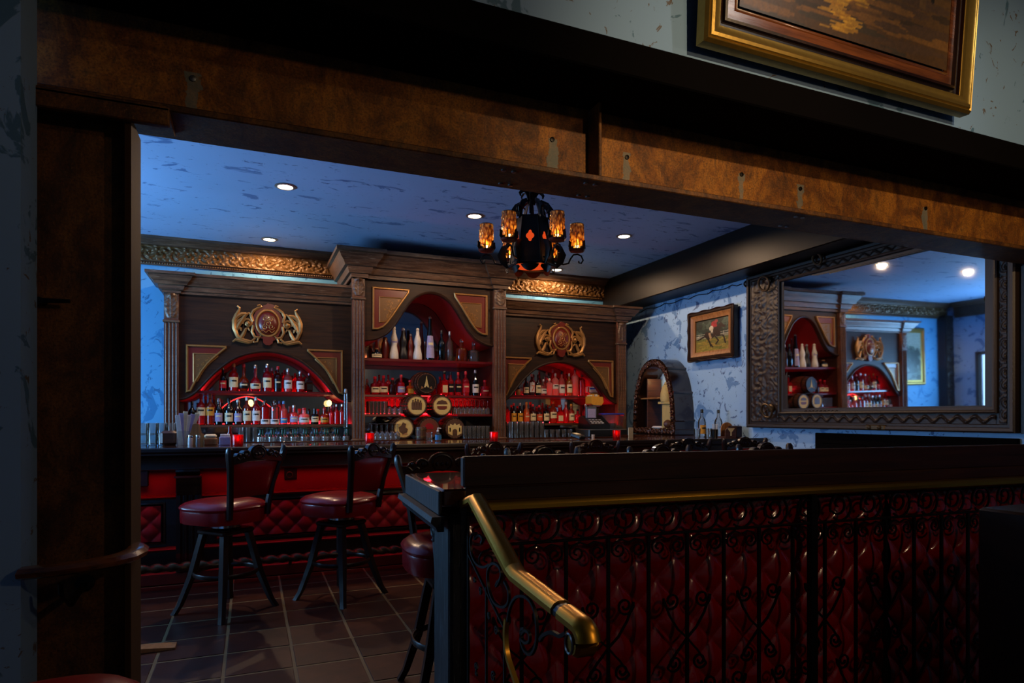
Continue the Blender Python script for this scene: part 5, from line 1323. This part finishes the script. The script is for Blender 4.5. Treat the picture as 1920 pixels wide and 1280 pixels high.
row([(986, 11, 34, 'wine', 'gdark', 'blackcap', 'cream'), (997, 11, 40, 'std', 'gbrown', 'white', 'paper', 0, (.14, .60)), (1009, 11, 38, 'wine', 'gdark', 'blackcap', 'cream', 0, (.12, .5)), (1019, 12, 30, 'squat', 'gclear', 'silver', 'paper'), (1030, 12, 32, 'frost', 'gfrost', 'white', None),
     (1041, 13, 42, 'frost', 'gfrost', 'silver', 'paper'), (1053, 13, 46, 'std', 'gpink', 'blackcap', 'paper', 0, (.1, .45)), (1067, 12, 42, 'std', 'gyel', 'silver', 'cream'), (1078, 13, 52, 'frost', 'gfrost', 'gclear', None), (1091, 13, 42, 'frost', 'gred', 'gclear', None),
     (1025, 10, 44, 'std', 'gclear', 'silver', None, .16), (1036, 10, 50, 'std', 'gpink', 'silver', None, .16), (1060, 10, 48, 'std', 'gpink', 'redcap', None, .16), (1086, 10, 50, 'frost', 'gred', 'redcap', None, .16)],
    1.60, YB1, 'upper shelf of right cabinet', 'bottles on the upper shelf of the right cabinet')
row([(952, 11, 32, 'frost', 'gred', 'blackcap', None), (963, 11, 38, 'std', 'gdark', 'redcap', 'yellow', 0, (.1, .5)), (975, 11, 38, 'std', 'gdark', 'silver', 'yellow', 0, (.1, .5)), (987, 12, 40, 'wine', 'gyel', 'goldcap', 'orange'), (999, 12, 36, 'std', 'gbrown', 'redcap', 'cream'),
     (1011, 12, 34, 'std', 'gbrown', 'redcap', 'orange'), (1024, 12, 36, 'std', 'gdark', 'blackcap', 'cream'), (1037, 14, 42, 'std', 'gamber', 'orange', 'cream', 0, (.22, .5)), (1049, 13, 34, 'squat4', 'gred', 'silver', 'cream'), (1061, 13, 40, 'wine', 'gred', 'silver', None),
     (1071, 12, 36, 'std', 'gamber', 'goldcap', 'cream'), (1083, 13, 26, 'squat', 'gred', 'blackcap', None), (1098, 14, 36, 'std', 'gred', 'silver', None), (1107, 10, 36, 'wine', 'gpink', 'silver', None, .1)],
    1.225, YB1, 'lower shelf of right cabinet', 'bottles on the lower shelf of the right cabinet')
# the numeral printed on the white label of the second bottle
def text(s_, size, name, mat, loc, parent, rot=(PI/2, 0, 0)):
    cu = bpy.data.curves.new('t', 'FONT'); cu.body = s_; cu.size = size; cu.align_x = 'CENTER'; cu.align_y = 'CENTER'; cu.extrude = .0004
    to = bpy.data.objects.new('t', cu); C.objects.link(to); bpy.context.view_layer.update()
    me = bpy.data.meshes.new_from_object(to.evaluated_get(bpy.context.evaluated_depsgraph_get())); bpy.data.objects.remove(to)
    me.materials.clear(); me.materials.append(M[mat]); o = bpy.data.objects.new(name, me); C.objects.link(o)
    me.transform(Matrix.Translation(Vector(loc)-Vector(ORG[parent.name])) @ Matrix.Rotation(rot[2], 4, 'Z') @ Matrix.Rotation(rot[0], 4, 'X')); o.parent = parent; ORG[o.name] = ORG[parent.name]; return o
b7 = [o for o in C.objects if o.get('label', '').startswith('brown round bottle, white label') and 'upper shelf of right' in o['label']][0]
lab7 = [c for c in b7.children if c.name.startswith('label')][0]
for c in list(lab7.children): bpy.data.objects.remove(c)
text('7', .11, 'numeral', 'orange', (b7.location[0], b7.location[1]-.043, 1.60+.09), lab7)
# leather-look basket at the left end of that row
bk = XU(971, YB1); tag(obj('small_pot', MB().lathe([(.03, 0), (.038, .02), (.035, .07), (.028, .075)], 12, (bk, YB1, 1.60)), 'tan', None, (bk, YB1, 1.60)), 'small tan pot at the left end of the right cabinet upper shelf', 'pot')

# ================================================================ GLASSWARE
def gmesh(name, prof, n=12): me = mesh(name, MB().lathe(prof, n)); me.materials.append(M['gclear']); return me
TUM = gmesh('tumbler', [(.001, .004), (.030, .004), (.030, 0), (.033, .002), (.038, .10), (.036, .10), (.031, .008), (.001, .008)])
HIGH = gmesh('highball', [(.001, .004), (.028, .004), (.030, 0), (.032, .15), (.030, .15), (.027, .008), (.001, .008)])
WINE = gmesh('wine', [(.001, .185), (.036, .183), (.036, .18), (.005, .172), (.004, .10), (.02, .088), (.038, .055), (.036, .0), (.034, .0), (.035, .055), (.018, .083), (.001, .088)])   # upside down
def put(name, me, label, cat, group, loc):
    o = bpy.data.objects.new(name, me); C.objects.link(o); o.location = loc; ORG[o.name] = loc; return tag(o, label, cat, group)
def grow(u0, u1, n, Y, z, me, name, label, cat, group, dz=0, layers=1, rows=1, dy=.085):
    for L in range(layers):
        for r in range(rows):
            x0, x1 = XU(u0, Y), XU(u1, Y)
            for i in range(n):
                ps = ORD[i]+' from left'
                if rows > 1: ps += ', '+('front row' if r == 0 else 'middle row' if r == 1 and rows == 3 else 'back row')
                if layers > 1: ps += ', '+('bottom' if L == 0 else 'top')+' layer'
                put(name, me, label+', '+ps, cat, group, (x0+(x1-x0)*i/(n-1), Y+r*dy, z+L*dz))
# upside-down wine glasses with green stems below the left cabinet shelf
GS = mesh('green_stem', MB().lathe([(.012, .088), (.008, .10), (.008, .165), (.036, .178), (.036, .184), (.001, .187)], 12)); GS.materials.append(M['ggreen'])
GBm = gmesh('bowl', [(.001, .088), (.012, .086), (.036, .055), (.038, .03), (.036, .0), (.034, .0), (.035, .03), (.033, .053), (.01, .082), (.001, .084)])
for r in range(2):
    for i in range(9):
        Y = 7.40+r*.10; x = XU(488+r*5, Y)+(XU(648, Y)-XU(488, Y))*i/8
        o = put('wine_glass', GBm, 'upturned glass with dark green stem under left cabinet, %s from left, %s row' % (ORD[i], 'back' if r else 'front'), 'glass', 'green stemmed glasses under the left cabinet', (x, Y, CTR)); o.scale = (1, 1, .76)
        s_ = bpy.data.objects.new('stem', GS); s_.parent = o; C.objects.link(s_)
grow(452, 478, 3, 7.42, CTR, HIGH, 'highball_glass', 'tall clear glass beside the green stemmed glasses', 'glass', 'tall glasses left of the green stems')
grow(697, 745, 6, 7.36, CTR, WINE, 'wine_glass', 'clear stem glass left of bottom barrels', 'glass', 'stem glasses left of the barrels', rows=2)
grow(872, 914, 6, 7.36, CTR, HIGH, 'highball_glass', 'tall glass right of bottom barrels', 'glass', 'tall glasses right of the barrels', rows=2)
grow(694, 722, 5, YCN+.12, 1.345, HIGH, 'tumbler', 'red-lit tumbler, third shelf of middle cabinet', 'glass', 'tumblers on the third shelf', rows=2)
grow(731, 751, 3, YCN+.12, 1.345, WINE, 'wine_glass', 'red-lit stem glass between tumblers and barrels', 'glass', 'stem glasses left on the third shelf', rows=2)
grow(852, 914, 9, YCN+.12, 1.345, WINE, 'wine_glass', 'red-lit stem glass right of the barrels', 'glass', 'stem glasses right on the third shelf', rows=3, dy=.08)
grow(958, 1016, 7, 7.36, CTR, TUM, 'tumbler', 'stacked tumbler below right cabinet', 'glass', 'stacked tumblers below the right cabinet', dz=.101, layers=2, rows=2)
grow(1024, 1068, 5, 7.34, CTR, TUM, 'tumbler', 'clear tumbler right of the stacked block', 'glass', 'row of tumblers right of the block', rows=1)
# two wire sided glass racks at the left end of the bar
grow(268, 322, 4, 5.98, BZ, TUM, 'tumbler', 'tumbler stacked at left end of bar', 'glass', 'tumblers stacked at the left end of the bar', dz=.084, layers=2, rows=1)
# ================================================================ THINGS ON THE BAR
def bx(u, Y): return XU(u, Y)
def candle(u, Y, label):
    x = bx(u, Y); t = tag(obj('candle_holder', MB().lathe([(.001, .012), (.036, .012), (.038, 0), (.042, .01), (.043, .09), (.040, .09), (.038, .016), (.001, .016)], 16, (x, Y, BZ)), 'gcandle', None, (x, Y, BZ)), label, 'candle', 'red glass candle holders on the bar')
    obj('candle', MB().lathe([(.024, .014), (.024, .04), (.001, .04)], 12, (x, Y, BZ)), 'cream', t); obj('flame', MB().lathe([(.001, .04), (.009, .05), (.006, .066), (.001, .078)], 8, (x, Y, BZ)), 'flame', t)
    point((x, Y, BZ+.07), .25, (1, .25, .1), .01)
candle(446, 5.62, 'red glass candle holder near the left bar stool, left of the green stemmed glasses')
candle(693, 5.72, 'red glass candle holder in front of the left pilaster of the middle cabinet')
candle(926, 5.72, 'red glass candle holder in front of the right pilaster of the middle cabinet')
candle(1156, 5.86, 'red glass candle holder left of the arched niche')
# dark wooden caddy at the far left
x0 = bx(200, 5.75); x1 = bx(256, 5.75)
t = thing('menu_caddy', 'dark wooden caddy at the left end of the bar beside the steel column', 'caddy', ((x0+x1)/2, 5.75, BZ))
zb_ = BZ
obj('side_board', MB().prism([(x0, zb_), (x1, zb_), (x1, zb_+.12), (x1-.07, zb_+.125), (x1-.11, zb_+.16), (x1-.17, zb_+.18), (x0, zb_+.18)], 5.70, 5.715), 'brownbox', t)
obj('rear_board', MB().prism([(x0, zb_), (x1, zb_), (x1, zb_+.12), (x0, zb_+.12)], 5.82, 5.835), 'brownbox', t); obj('base', MB().box(x0, x1, 5.715, 5.82, zb_, zb_+.015), 'brownbox', t)
# brown sign block leaning
x0, x1 = bx(301, 5.95), bx(333, 5.95)
tag(obj('caddy_box', MB().cbox(x0, x1, 5.90, 6.0, BZ, BZ+.12, .02), 'tan' if 0 else 'brownbox', None, (x0, 5.95, BZ)), 'low brown box left of the menu holder on the bar', 'box')
# folded menus in a clear holder
mh = thing('menu_holder', 'clear holder with leaning folded paper menus left of the condiment caddy', 'holder', (bx(345, 5.92), 5.92, BZ))
x = bx(345, 5.92)
obj('holder_box', MB().box(x-.05, x+.05, 5.87, 5.875, BZ, BZ+.12).box(x-.05, x+.05, 5.965, 5.97, BZ, BZ+.12).box(x-.05, x-.046, 5.87, 5.97, BZ, BZ+.12).box(x+.046, x+.05, 5.87, 5.97, BZ, BZ+.12), 'gclear', mh)
for i in range(6):
    g = MB().cbox(-.018, .018, -.03+.01*i, -.026+.01*i, 0, .25+.015*(i % 3), .001).xf(Matrix.Translation((x-.02+.006*i, 5.92, BZ)) @ Matrix.Rotation(math.radians(-6+5*i), 4, 'Y'))
    obj('menu', g, ['paper', 'lilac', 'cream'][i % 3], mh)
# house-shaped condiment caddy with shakers and napkins
Yh = 5.86; x0, x1 = bx(350, Yh), bx(383, Yh)
w_ = x1-x0; xc = (x0+x1)/2
t = thing('condiment_caddy', 'house-shaped light wooden condiment caddy behind the salt and pepper shakers', 'caddy', (xc, Yh, BZ))
hp_ = [(x0, BZ), (x1, BZ), (x1, BZ+.075), (x1-.028, BZ+.10), (xc+.022, BZ+.17), (xc, BZ+.18), (xc-.022, BZ+.17), (x0+.028, BZ+.10), (x0, BZ+.075)]
obj('front_board', MB().prism(hp_, Yh, Yh+.012), 'tan', t); obj('rear_board', MB().prism(hp_, Yh+.13, Yh+.142), 'tan', t); obj('base', MB().box(x0, x1, Yh+.012, Yh+.13, BZ, BZ+.012), 'tan', t)
for u, cn in ((357, 'white'), (371, 'grey')):
    x = bx(u, Yh-.05); s_ = tag(obj('shaker', MB().lathe([(.018, 0), (.020, .01), (.018, .06), (.014, .065)], 12, (x, Yh-.05, BZ)), 'paper' if cn == 'white' else 'steel', None, (x, Yh-.05, BZ)), ('salt shaker with white contents and steel cap' if cn == 'white' else 'pepper shaker with grey contents and steel cap')+' before the wooden caddy', 'shaker', 'shakers')
    obj('shaker_cap', MB().lathe([(.017, .062), (.018, .07), (.015, .085), (.001, .09)], 12, (x, Yh-.05, BZ)), 'chrome', s_)
x = bx(395, Yh)
t = thing('napkin_holder', 'short stack of cream paper napkins in a tan holder right of the caddy', 'napkins', (x, Yh, BZ))
obj('holder', MB().cbox(x-.05, x+.05, Yh-.04, Yh+.05, BZ, BZ+.055, .005), 'tan', t); obj('napkins', MB().cbox(x-.048, x+.046, Yh-.035, Yh+.045, BZ+.055, BZ+.09, .012), 'cream', t)
x = bx(422, 5.80); t = thing('card_box', 'small pale lilac box of cards left of the first red candle', 'box', (x, 5.8, BZ))
obj('box', MB().cbox(x-.042, x+.042, 5.77, 5.84, BZ, BZ+.07, .004), 'lilac', t)
for i in range(6): obj('packet', MB().cbox(x-.036, x+.036, 5.778+.01*i, 5.784+.01*i, BZ+.07, BZ+.085+.003*(i % 3), .001), 'paper', t)
x = bx(431, 6.02); tag(obj('bottle', MB().lathe([(.022, 0), (.024, .01), (.024, .08), (.012, .11), (.011, .15)], 12, (x, 6.02, BZ)), 'gred', None, (x, 6.02, BZ)), 'small red bottle standing just behind the pale lilac card box', 'bottle')
# tall clear tube left of the middle cabinet
x = bx(648, 7.42); tt = tag(obj('glass_tube', MB().lathe([(.022, 0), (.024, .02), (.024, .50), (.018, .56), (.001, .575)], 12, (x, 7.42, CTR)), 'gclear', None, (x, 7.42, CTR)), 'tall narrow clear dispenser tube beside the left pilaster of the middle cabinet', 'dispenser')
obj('cap', MB().lathe([(.02, .54), (.014, .58), (.001, .585)], 10, (x, 7.42, CTR)), 'silver', tt)
# wooden bucket, clear box, sanitizer
x = bx(789, 7.28)
t = thing('wooden_bucket', 'small wooden keg-like bucket in front of the bottom barrels', 'bucket', (x, 7.26, CTR))
for k in range(16):
    a0, a1 = 2*PI*k/16+.03, 2*PI*(k+1)/16; V = []; F = []
    for r, z in ((.058, 0), (.066, .07), (.062, .145)):
        for a in (a0, a1): V.append((x+r*math.cos(a), 7.27+r*math.sin(a), CTR+z))
        for a in (a1, a0): V.append((x+(r-.01)*math.cos(a), 7.27+(r-.01)*math.sin(a), CTR+z))
    for i in range(2):
        for j in range(4): F.append((i*4+j, i*4+(j+1) % 4, (i+1)*4+(j+1) % 4, (i+1)*4+j))
    F += [(3, 2, 1, 0), (8, 9, 10, 11)]; obj('stave', MB().raw(V, F), 'brownbox', t)
for z in (.03, .115): obj('hoop', MB().lathe([(.063, z-.008), (.068, z-.008), (.068, z+.008), (.063, z+.008)], 24, (x, 7.27, CTR), cap=False), 'bronze', t)
x = bx(805, 5.98); tag(obj('straw_box', MB().cbox(x-.025, x+.025, 5.95, 6.01, BZ, BZ+.085, .004), 'gclear', None, (x, 5.98, BZ)), 'small clear box directly left of the hand sanitizer', 'box')
x = bx(821, 5.96); t = tag(obj('sanitizer_bottle', MB().lathe([(.030, 0), (.033, .01), (.033, .065), (.012, .085), (.011, .095)], 14, (x, 5.96, BZ)), 'gclear', None, (x, 5.96, BZ)), 'hand sanitizer pump bottle with a blue label on the bar before the barrels', 'bottle')
obj('pump', MB().lathe([(.012, .09), (.012, .105), (.005, .107), (.005, .125)], 8, (x, 5.96, BZ)).tube([(x-.004, 5.96, BZ+.125), (x+.03, 5.95, BZ+.122)], .005), 'paper', t)
V = []; F = []
for z in (.012, .06):
    for i in range(9): a = -PI/2+(i/8-.5)*2.2; V.append((x+.0342*math.cos(a), 5.96+.0342*math.sin(a), BZ+z))
for i in range(8): F.append((i, i+1, 9+i+1, 9+i))
obj('label', MB().raw(V, F), 'bluecap', t)
# card terminal
x = bx(1083, 5.9)
t = thing('card_terminal', 'dark card payment terminal tilted on the bar left of the register', 'terminal', (x, 5.9, BZ))
g = MB().cbox(-.045, .045, -.07, .07, 0, .04, .008).xf(Matrix.Translation((x, 5.9, BZ+.012)) @ Matrix.Rotation(.35, 4, 'Z') @ Matrix.Rotation(.22, 4, 'X')); obj('body', g, 'blackpl', t)
g = MB().box(-.036, .036, -.01, .058, .0405, .042).xf(Matrix.Translation((x, 5.9, BZ+.012)) @ Matrix.Rotation(.35, 4, 'Z') @ Matrix.Rotation(.22, 4, 'X')); obj('receipt', g, 'cream', t)
x = bx(1112, 5.93); tag(obj('shot_glass', MB().lathe([(.015, 0), (.018, .045), (.016, .045), (.013, .004), (.001, .004)], 12, (x, 5.93, BZ)), 'paper', None, (x, 5.93, BZ)), 'tiny white cup on the bar right of the card terminal', 'cup')
x = bx(1182, 5.98); tag(obj('card_stand', MB().prism([(x-.028, BZ), (x+.028, BZ), (x+.03, BZ+.115), (x-.03, BZ+.115)], 5.97, 5.978), 'cream', None, (x, 5.98, BZ)), 'small cream card standing between the last candle and the arched niche', 'card')
# cash register with baskets and bins stacked above at the right cabinet
rx0, rx1 = XU(1100, 7.30), XU(1172, 7.30)
t = thing('cash_register', 'dark cash register and drawer on the counter under the right cabinet', 'register', ((rx0+rx1)/2, 7.35, CTR))
obj('drawer_unit', MB().cbox(rx0, rx1, 7.24, 7.60, CTR, CTR+.10, .008), 'steel', t)
obj('drawer_front', MB().cbox(rx0+.01, rx1-.01, 7.232, 7.24, CTR+.012, CTR+.088, .003), 'blackpl', t)
obj('body', MB().prism([(7.26, CTR+.10), (7.58, CTR+.10), (7.58, CTR+.26), (7.48, CTR+.28), (7.26, CTR+.16)], rx0+.03, rx0+.33, 'YZ'), 'blackpl', t)
obj('display', MB().cbox(rx0+.06, rx0+.22, 7.42, 7.46, CTR+.22, CTR+.40, .006), 'steel', t); obj('screen', MB().box(rx0+.08, rx0+.2, 7.414, 7.419, CTR+.25, CTR+.37), 'lilac', t)
for i in range(12): obj('key', MB().cbox(rx0+.07+.05*(i % 4), rx0+.105+.05*(i % 4), 7.29+.04*(i//4), 7.315+.04*(i//4), CTR+.17+.02*(i//4), CTR+.187+.02*(i//4), .002), 'paper', t)
x0, x1 = XU(1108, 7.45), XU(1131, 7.45)
t = thing('yellow_basket', 'small yellow basket above the cash register right of the lower shelf bottles', 'basket', ((x0+x1)/2, 7.5, CTR+.42))
zz = CTR+.42
obj('basket_body', MB().prism([(x0, zz+.02), (x0+.03, zz), (x1-.03, zz-.005), (x1, zz+.04), (x1-.01, zz+.11), (x0+.0, zz+.12)], 7.44, 7.60), 'yellow', t)
for i in range(5): obj('packet', MB().cbox(x0+.012+.026*i, x0+.03+.026*i, 7.455, 7.585, zz+.10, zz+.135+.01*(i % 2), .003), ['cream', 'yellow', 'paper'][i % 3], t)
obj('basket_stand', MB().box(x0+.04, x1-.04, 7.46, 7.58, CTR+.401, zz), 'steel', t)
x0, x1 = XU(1134, 7.35), XU(1169, 7.35)
t = thing('clear_bin', 'clear plastic bin with a blue lid left of the arched niche', 'bin', ((x0+x1)/2, 7.4, CTR+.102))
obj('bin_body', MB().prism([(x0+.02, CTR+.102), (x1-.02, CTR+.102), (x1, CTR+.29), (x0, CTR+.29)], 7.34, 7.50), 'gclear', t); obj('bin_lid', MB().cbox(x0-.005, x1+.005, 7.33, 7.51, CTR+.29, CTR+.31, .004), 'bluepl', t)
# beer sign box: red sides, blue band, white centre
x0, x1 = XU(1099, YB1), XU(1126, YB1); zz = 1.60
t = thing('sign_box', 'small white sign box with red ends and blue lettering on the right cabinet shelf', 'sign', ((x0+x1)/2, YB1, zz))
obj('stand', MB().cbox(x0+.05, x1-.03, YB1-.02, YB1+.04, zz, zz+.05, .004), 'tan', t)
b_ = obj('box', MB().cbox(x0, x1, YB1-.03, YB1+.05, zz+.05, zz+.13, .004), 'paper', t)
for a_, c_ in ((x0+.002, x0+.03), (x1-.03, x1-.002)): obj('end_panel', MB().box(a_, c_, YB1-.0335, YB1-.0305, zz+.055, zz+.125), 'redcap', b_)
obj('blue_band', MB().box(x0+.045, x1-.045, YB1-.0335, YB1-.0305, zz+.095, zz+.112), 'bluepl', b_)
obj('red_line', MB().box(x0+.05, x1-.05, YB1-.0335, YB1-.0305, zz+.066, zz+.072), 'redcap', b_)
# ================================================================ ARCHED NICHE on the return counter
nx = XU(1262, 6.67); ny0, ny1 = 6.67, 7.12+.07
ny1 = 7.1; ny0, ny1 = 6.62, YU(1187, nx)
ny1 = min(ny1, 7.19) if False else ny1
ncy = (ny0+ny1)/2; nhw = (ny1-ny0)/2
nt_ = thing('arched_niche', 'dark carved arched display niche on the counter with a cream figure inside', 'cabinet', (nx, ncy, BZ))
def archpts(hw, h, n=26, p=.80):
    L = []
    for i in range(n+1):
        a = PI-PI*i/n; c_ = math.cos(a); s_ = math.sin(a); L.append((ncy-hw*math.copysign(abs(c_)**p, c_), BZ+h*(max(s_, 0)**p)))
    return L
hN = 1.0
outer = archpts(nhw, hN); inner = archpts(nhw-.10, hN-.10)
xb = WX-.003
V = []; F = []
n = len(outer)
for (yo, zo), (yi, zi) in zip(outer, inner):
    V += [(nx, yo, zo), (xb, yo, zo), (nx, yi, zi), (xb, yi, zi)]
for i in range(n-1):
    a, b = 4*i, 4*i+4
    F += [(a, b, b+1, a+1), (a, a+2, b+2, b), (a+2, a+3, b+3, b+2), (a+1, b+1, b+3, a+3)]
F += [(0, 1, 3, 2), (4*n-4, 4*n-2, 4*n-1, 4*n-3)]
obj('arch_body', MB().raw(V, F), 'crestw', nt_)
for k_, xx in enumerate((nx+.10, nx+.2)):
    pass
for zc_ in (.18, .52, .86):   # cast bands round the outside
    i0 = min(range(n), key=lambda i: abs(outer[i][1]-BZ-zc_) + (0 if outer[i][0] < ncy else 9))
    y_, z_ = outer[i0]; obj('rib', MB().tube([(nx-.005, y_, z_), (xb, y_, z_)], .018, 6), 'crestw', nt_)
cv = MB(); mid = archpts(nhw-.05, hN-.05, 40)
for i, (y_, z_) in enumerate(mid):
    if z_ < BZ+.08: z_ = BZ+.08
    cv.tube([(nx-.012, y_+q[0], z_+q[1]) for q in spiral((0, 0), .008, .034, i, 1.1 if i % 2 else -1.1, 8)], .011, 5)
obj('carved_vine', cv, 'brownbox', nt_)['kind'] = 'stuff'
obj('base_board', MB().cbox(nx-.02, xb, ny0-.01, ny1+.01, BZ+.001, BZ+.07, .008), 'crestw', nt_)
vb = MB()
for i in range(12): y_ = ny0+.02+(ny1-ny0-.04)*i/11; vb.tube([(nx-.028, y_+q[0], BZ+.05+q[1]) for q in spiral((0, 0), .008, .04, i, 1.2 if i % 2 else -1.2, 10)], .012, 5)
vb.ico((nx-.03, ny0+.12, BZ+.14), .055, 8)
obj('carved_base', vb, 'brownbox', nt_)['kind'] = 'stuff'
obj('inner_shelf', MB().cbox(nx+.04, xb-.02, ncy-.05, ny1-.12, BZ+.47, BZ+.49, .003), 'tan', nt_); obj('inner_shelf', MB().cbox(nx+.03, xb-.02, ny0+.12, ncy-.06, BZ+.40, BZ+.43, .003), 'skin', nt_)
obj('divider', MB().cbox(nx+.05, xb-.02, ncy+.20, ncy+.22, BZ+.07, BZ+.75, .003), 'brownbox', nt_)
obj('pedestal', MB().cbox(nx+.05, xb-.05, ny0+.14, ncy-.12, BZ+.07, BZ+.40, .01), 'skin', nt_)
BAG = (nx+.09, YU(1250, nx+.09), BZ+.43)
fg = MB().lathe([(.075, 0), (.085, .04), (.08, .12), (.06, .19), (.035, .23), (.02, .26), (.001, .27)], 14, BAG)
fg_ = tag(obj('cloth_bag', fg, 'skin', None, BAG), 'cream tied cloth bag on the shelf inside the arched niche', 'bag')
obj('tie', MB().tube([(BAG[0]+.034*math.cos(a), BAG[1]+.034*math.sin(a), BAG[2]+.228) for a in [2*PI*i/12 for i in range(12)]], .006, 5, True), 'stool', fg_)
tw_ = MB().cbox(-.05, .05, -.09, .09, 0, .035, .015).xf(Matrix.Translation((nx+.10, ncy+.02, BZ+.072)) @ Matrix.Rotation(.3, 4, 'Z'))
tag(obj('folded_cloth', tw_, 'paper', None, (nx+.1, ncy, BZ+.072)), 'folded white cloth lying at the bottom of the arched niche', 'cloth')
point((nx+.12, ncy+.03, BZ+.72), 1.6, (1, .62, .25), .03)
# things right of the niche
for u, hgt, lb, gm in ((1316, 52, 'clear bottle with black cap and cream label right of the arched niche', 'gclear'), (1347, 50, 'slanted clear bottle with black cap behind the brown tea caddy', 'gclear')):
    o = bottle(u, 0, 15, hgt, 5.92 if u < 1330 else 6.0, BZ, 'wine', gm, 'blackcap', 'yellow' if u < 1330 else None); tag(o, lb, 'bottle', 'pourer bottles by the right wall')
for i, u in enumerate((1303, 1325, 1332)):
    x = XU(u, 5.86+.02*i); put('tumbler', TUM, ['small clear glass at the left of the bottle pair', 'small clear glass just right of the cream labelled bottle', 'small clear glass beside the black straw cup'][i], 'glass', 'glasses right of the niche', (x, 5.82+.03*i, BZ))
x = XU(1340, 5.84); t = tag(obj('straw_cup', MB().lathe([(.001, .004), (.033, .004), (.034, 0), (.038, .09), (.035, .09), (.031, .008), (.001, .008)], 14, (x, 5.84, BZ)), 'blackpl', None, (x, 5.84, BZ)), 'black cup holding pale straws left of the brown caddy', 'cup')
for i in range(9): a = 2*PI*i/9; obj('straw', MB().tube([(x+.012*math.cos(a), 5.84+.012*math.sin(a), BZ+.02), (x+.03*math.cos(a), 5.84+.03*math.sin(a), BZ+.15)], .003, 5), 'paper', t)
x = XU(1370, 5.72)
t = thing('napkin_caddy', 'brown wooden caddy with rounded top and cream emblem by the blue wall', 'caddy', (x, 5.72, BZ))
def rnd(cx_, hw_, h_): return [(cx_-hw_, BZ), (cx_+hw_, BZ), (cx_+hw_, BZ+h_*.55)]+[(cx_+hw_*math.cos(PI*i/10), BZ+h_*.55+h_*.45*math.sin(PI*i/10)) for i in range(1, 10)]+[(cx_-hw_, BZ+h_*.55)]
fb = obj('front_board', MB().prism(rnd(x-.05, .075, .12), 5.66, 5.672), 'brownbox', t); obj('emblem', MB().prism([(x-.10, BZ+.105), (x-.0, BZ+.105), (x-.025, BZ+.075), (x-.042, BZ+.06), (x-.042, BZ+.02), (x-.058, BZ+.02), (x-.058, BZ+.06), (x-.075, BZ+.075)], 5.655, 5.66), 'cream', fb)
obj('rear_board', MB().prism(rnd(x+.02, .085, .17), 5.80, 5.812), 'tan', t); obj('side_box', MB().cbox(x+.03, x+.115, 5.66, 5.80, BZ, BZ+.13, .008), 'stool', t); obj('base', MB().box(x-.12, x+.03, 5.672, 5.80, BZ, BZ+.012), 'brownbox', t)
# niche mirror reflections, a red arch and two sconce bulbs, modelled as glowing objects
ax0, ax1 = XU(413, 8.05), XU(512, 8.05)
P = [(ax0+(ax1-ax0)*i/40, 8.10, ZV(768, 413, 8.1)+.155*math.sin(PI*i/40)**.8) for i in range(41)]
rp_ = tag(obj('red_arch_reflection', MB().tube(P, .004, 5), 'redpaint', None, P[0]), 'arched red light reflection modelled behind the lower bottles of the left cabinet', 'reflection')
for i in range(0, 41): obj('reflection_dot', MB().ico(P[i], .0065, 5), 'redled', rp_)
for u in (497-26*0, 617):
    x = XU(u, 8.0) if u > 550 else XU(470, 8.0)
    z = ZV(757, u, 8.0); tb_ = tag(obj('bulb_reflection', MB().lathe([(.015, -.03), (.02, -.02), (.032, .0), (.028, .03), (.015, .045), (.001, .05)], 10, (x, 8.0, z)), 'bulbrefl', None, (x, 8.0, z)), 'small warm sconce reflection modelled behind the %s of the left cabinet lower shelf' % ('middle bottles' if u < 550 else 'right-hand bottles'), 'lamp', 'small warm reflections')
    obj('reflection_stem', MB().lathe([(.03, 0), (.03, .01), (.006, .015), (.006, z-.03-1.225)], 10, (x, 8.0, 1.225)), 'bronze', tb_)
# thin tapered brown strip on the floor by the column
p0 = onZ(250, 1224, 0); p1 = onZ(330, 1212, 0)
tag(obj('floor_strip', MB().raw([(p0[0], p0[1]-.03, 0.002), (p1[0], p1[1]-.05, 0.002), (p1[0]+.0, p1[1]+.05, 0.002), (p0[0], p0[1]+.05, 0.002), (p0[0], p0[1]-.03, .03), (p1[0], p1[1]-.05, .012), (p1[0], p1[1]+.05, .012), (p0[0], p0[1]+.05, .03)], [(3, 2, 1, 0), (4, 5, 6, 7), (0, 1, 5, 4), (1, 2, 6, 5), (2, 3, 7, 6), (3, 0, 4, 7)]), 'tan', None, p0), 'flat reddish-brown tapered strip on the tiled floor beside the steel column', 'wedge')
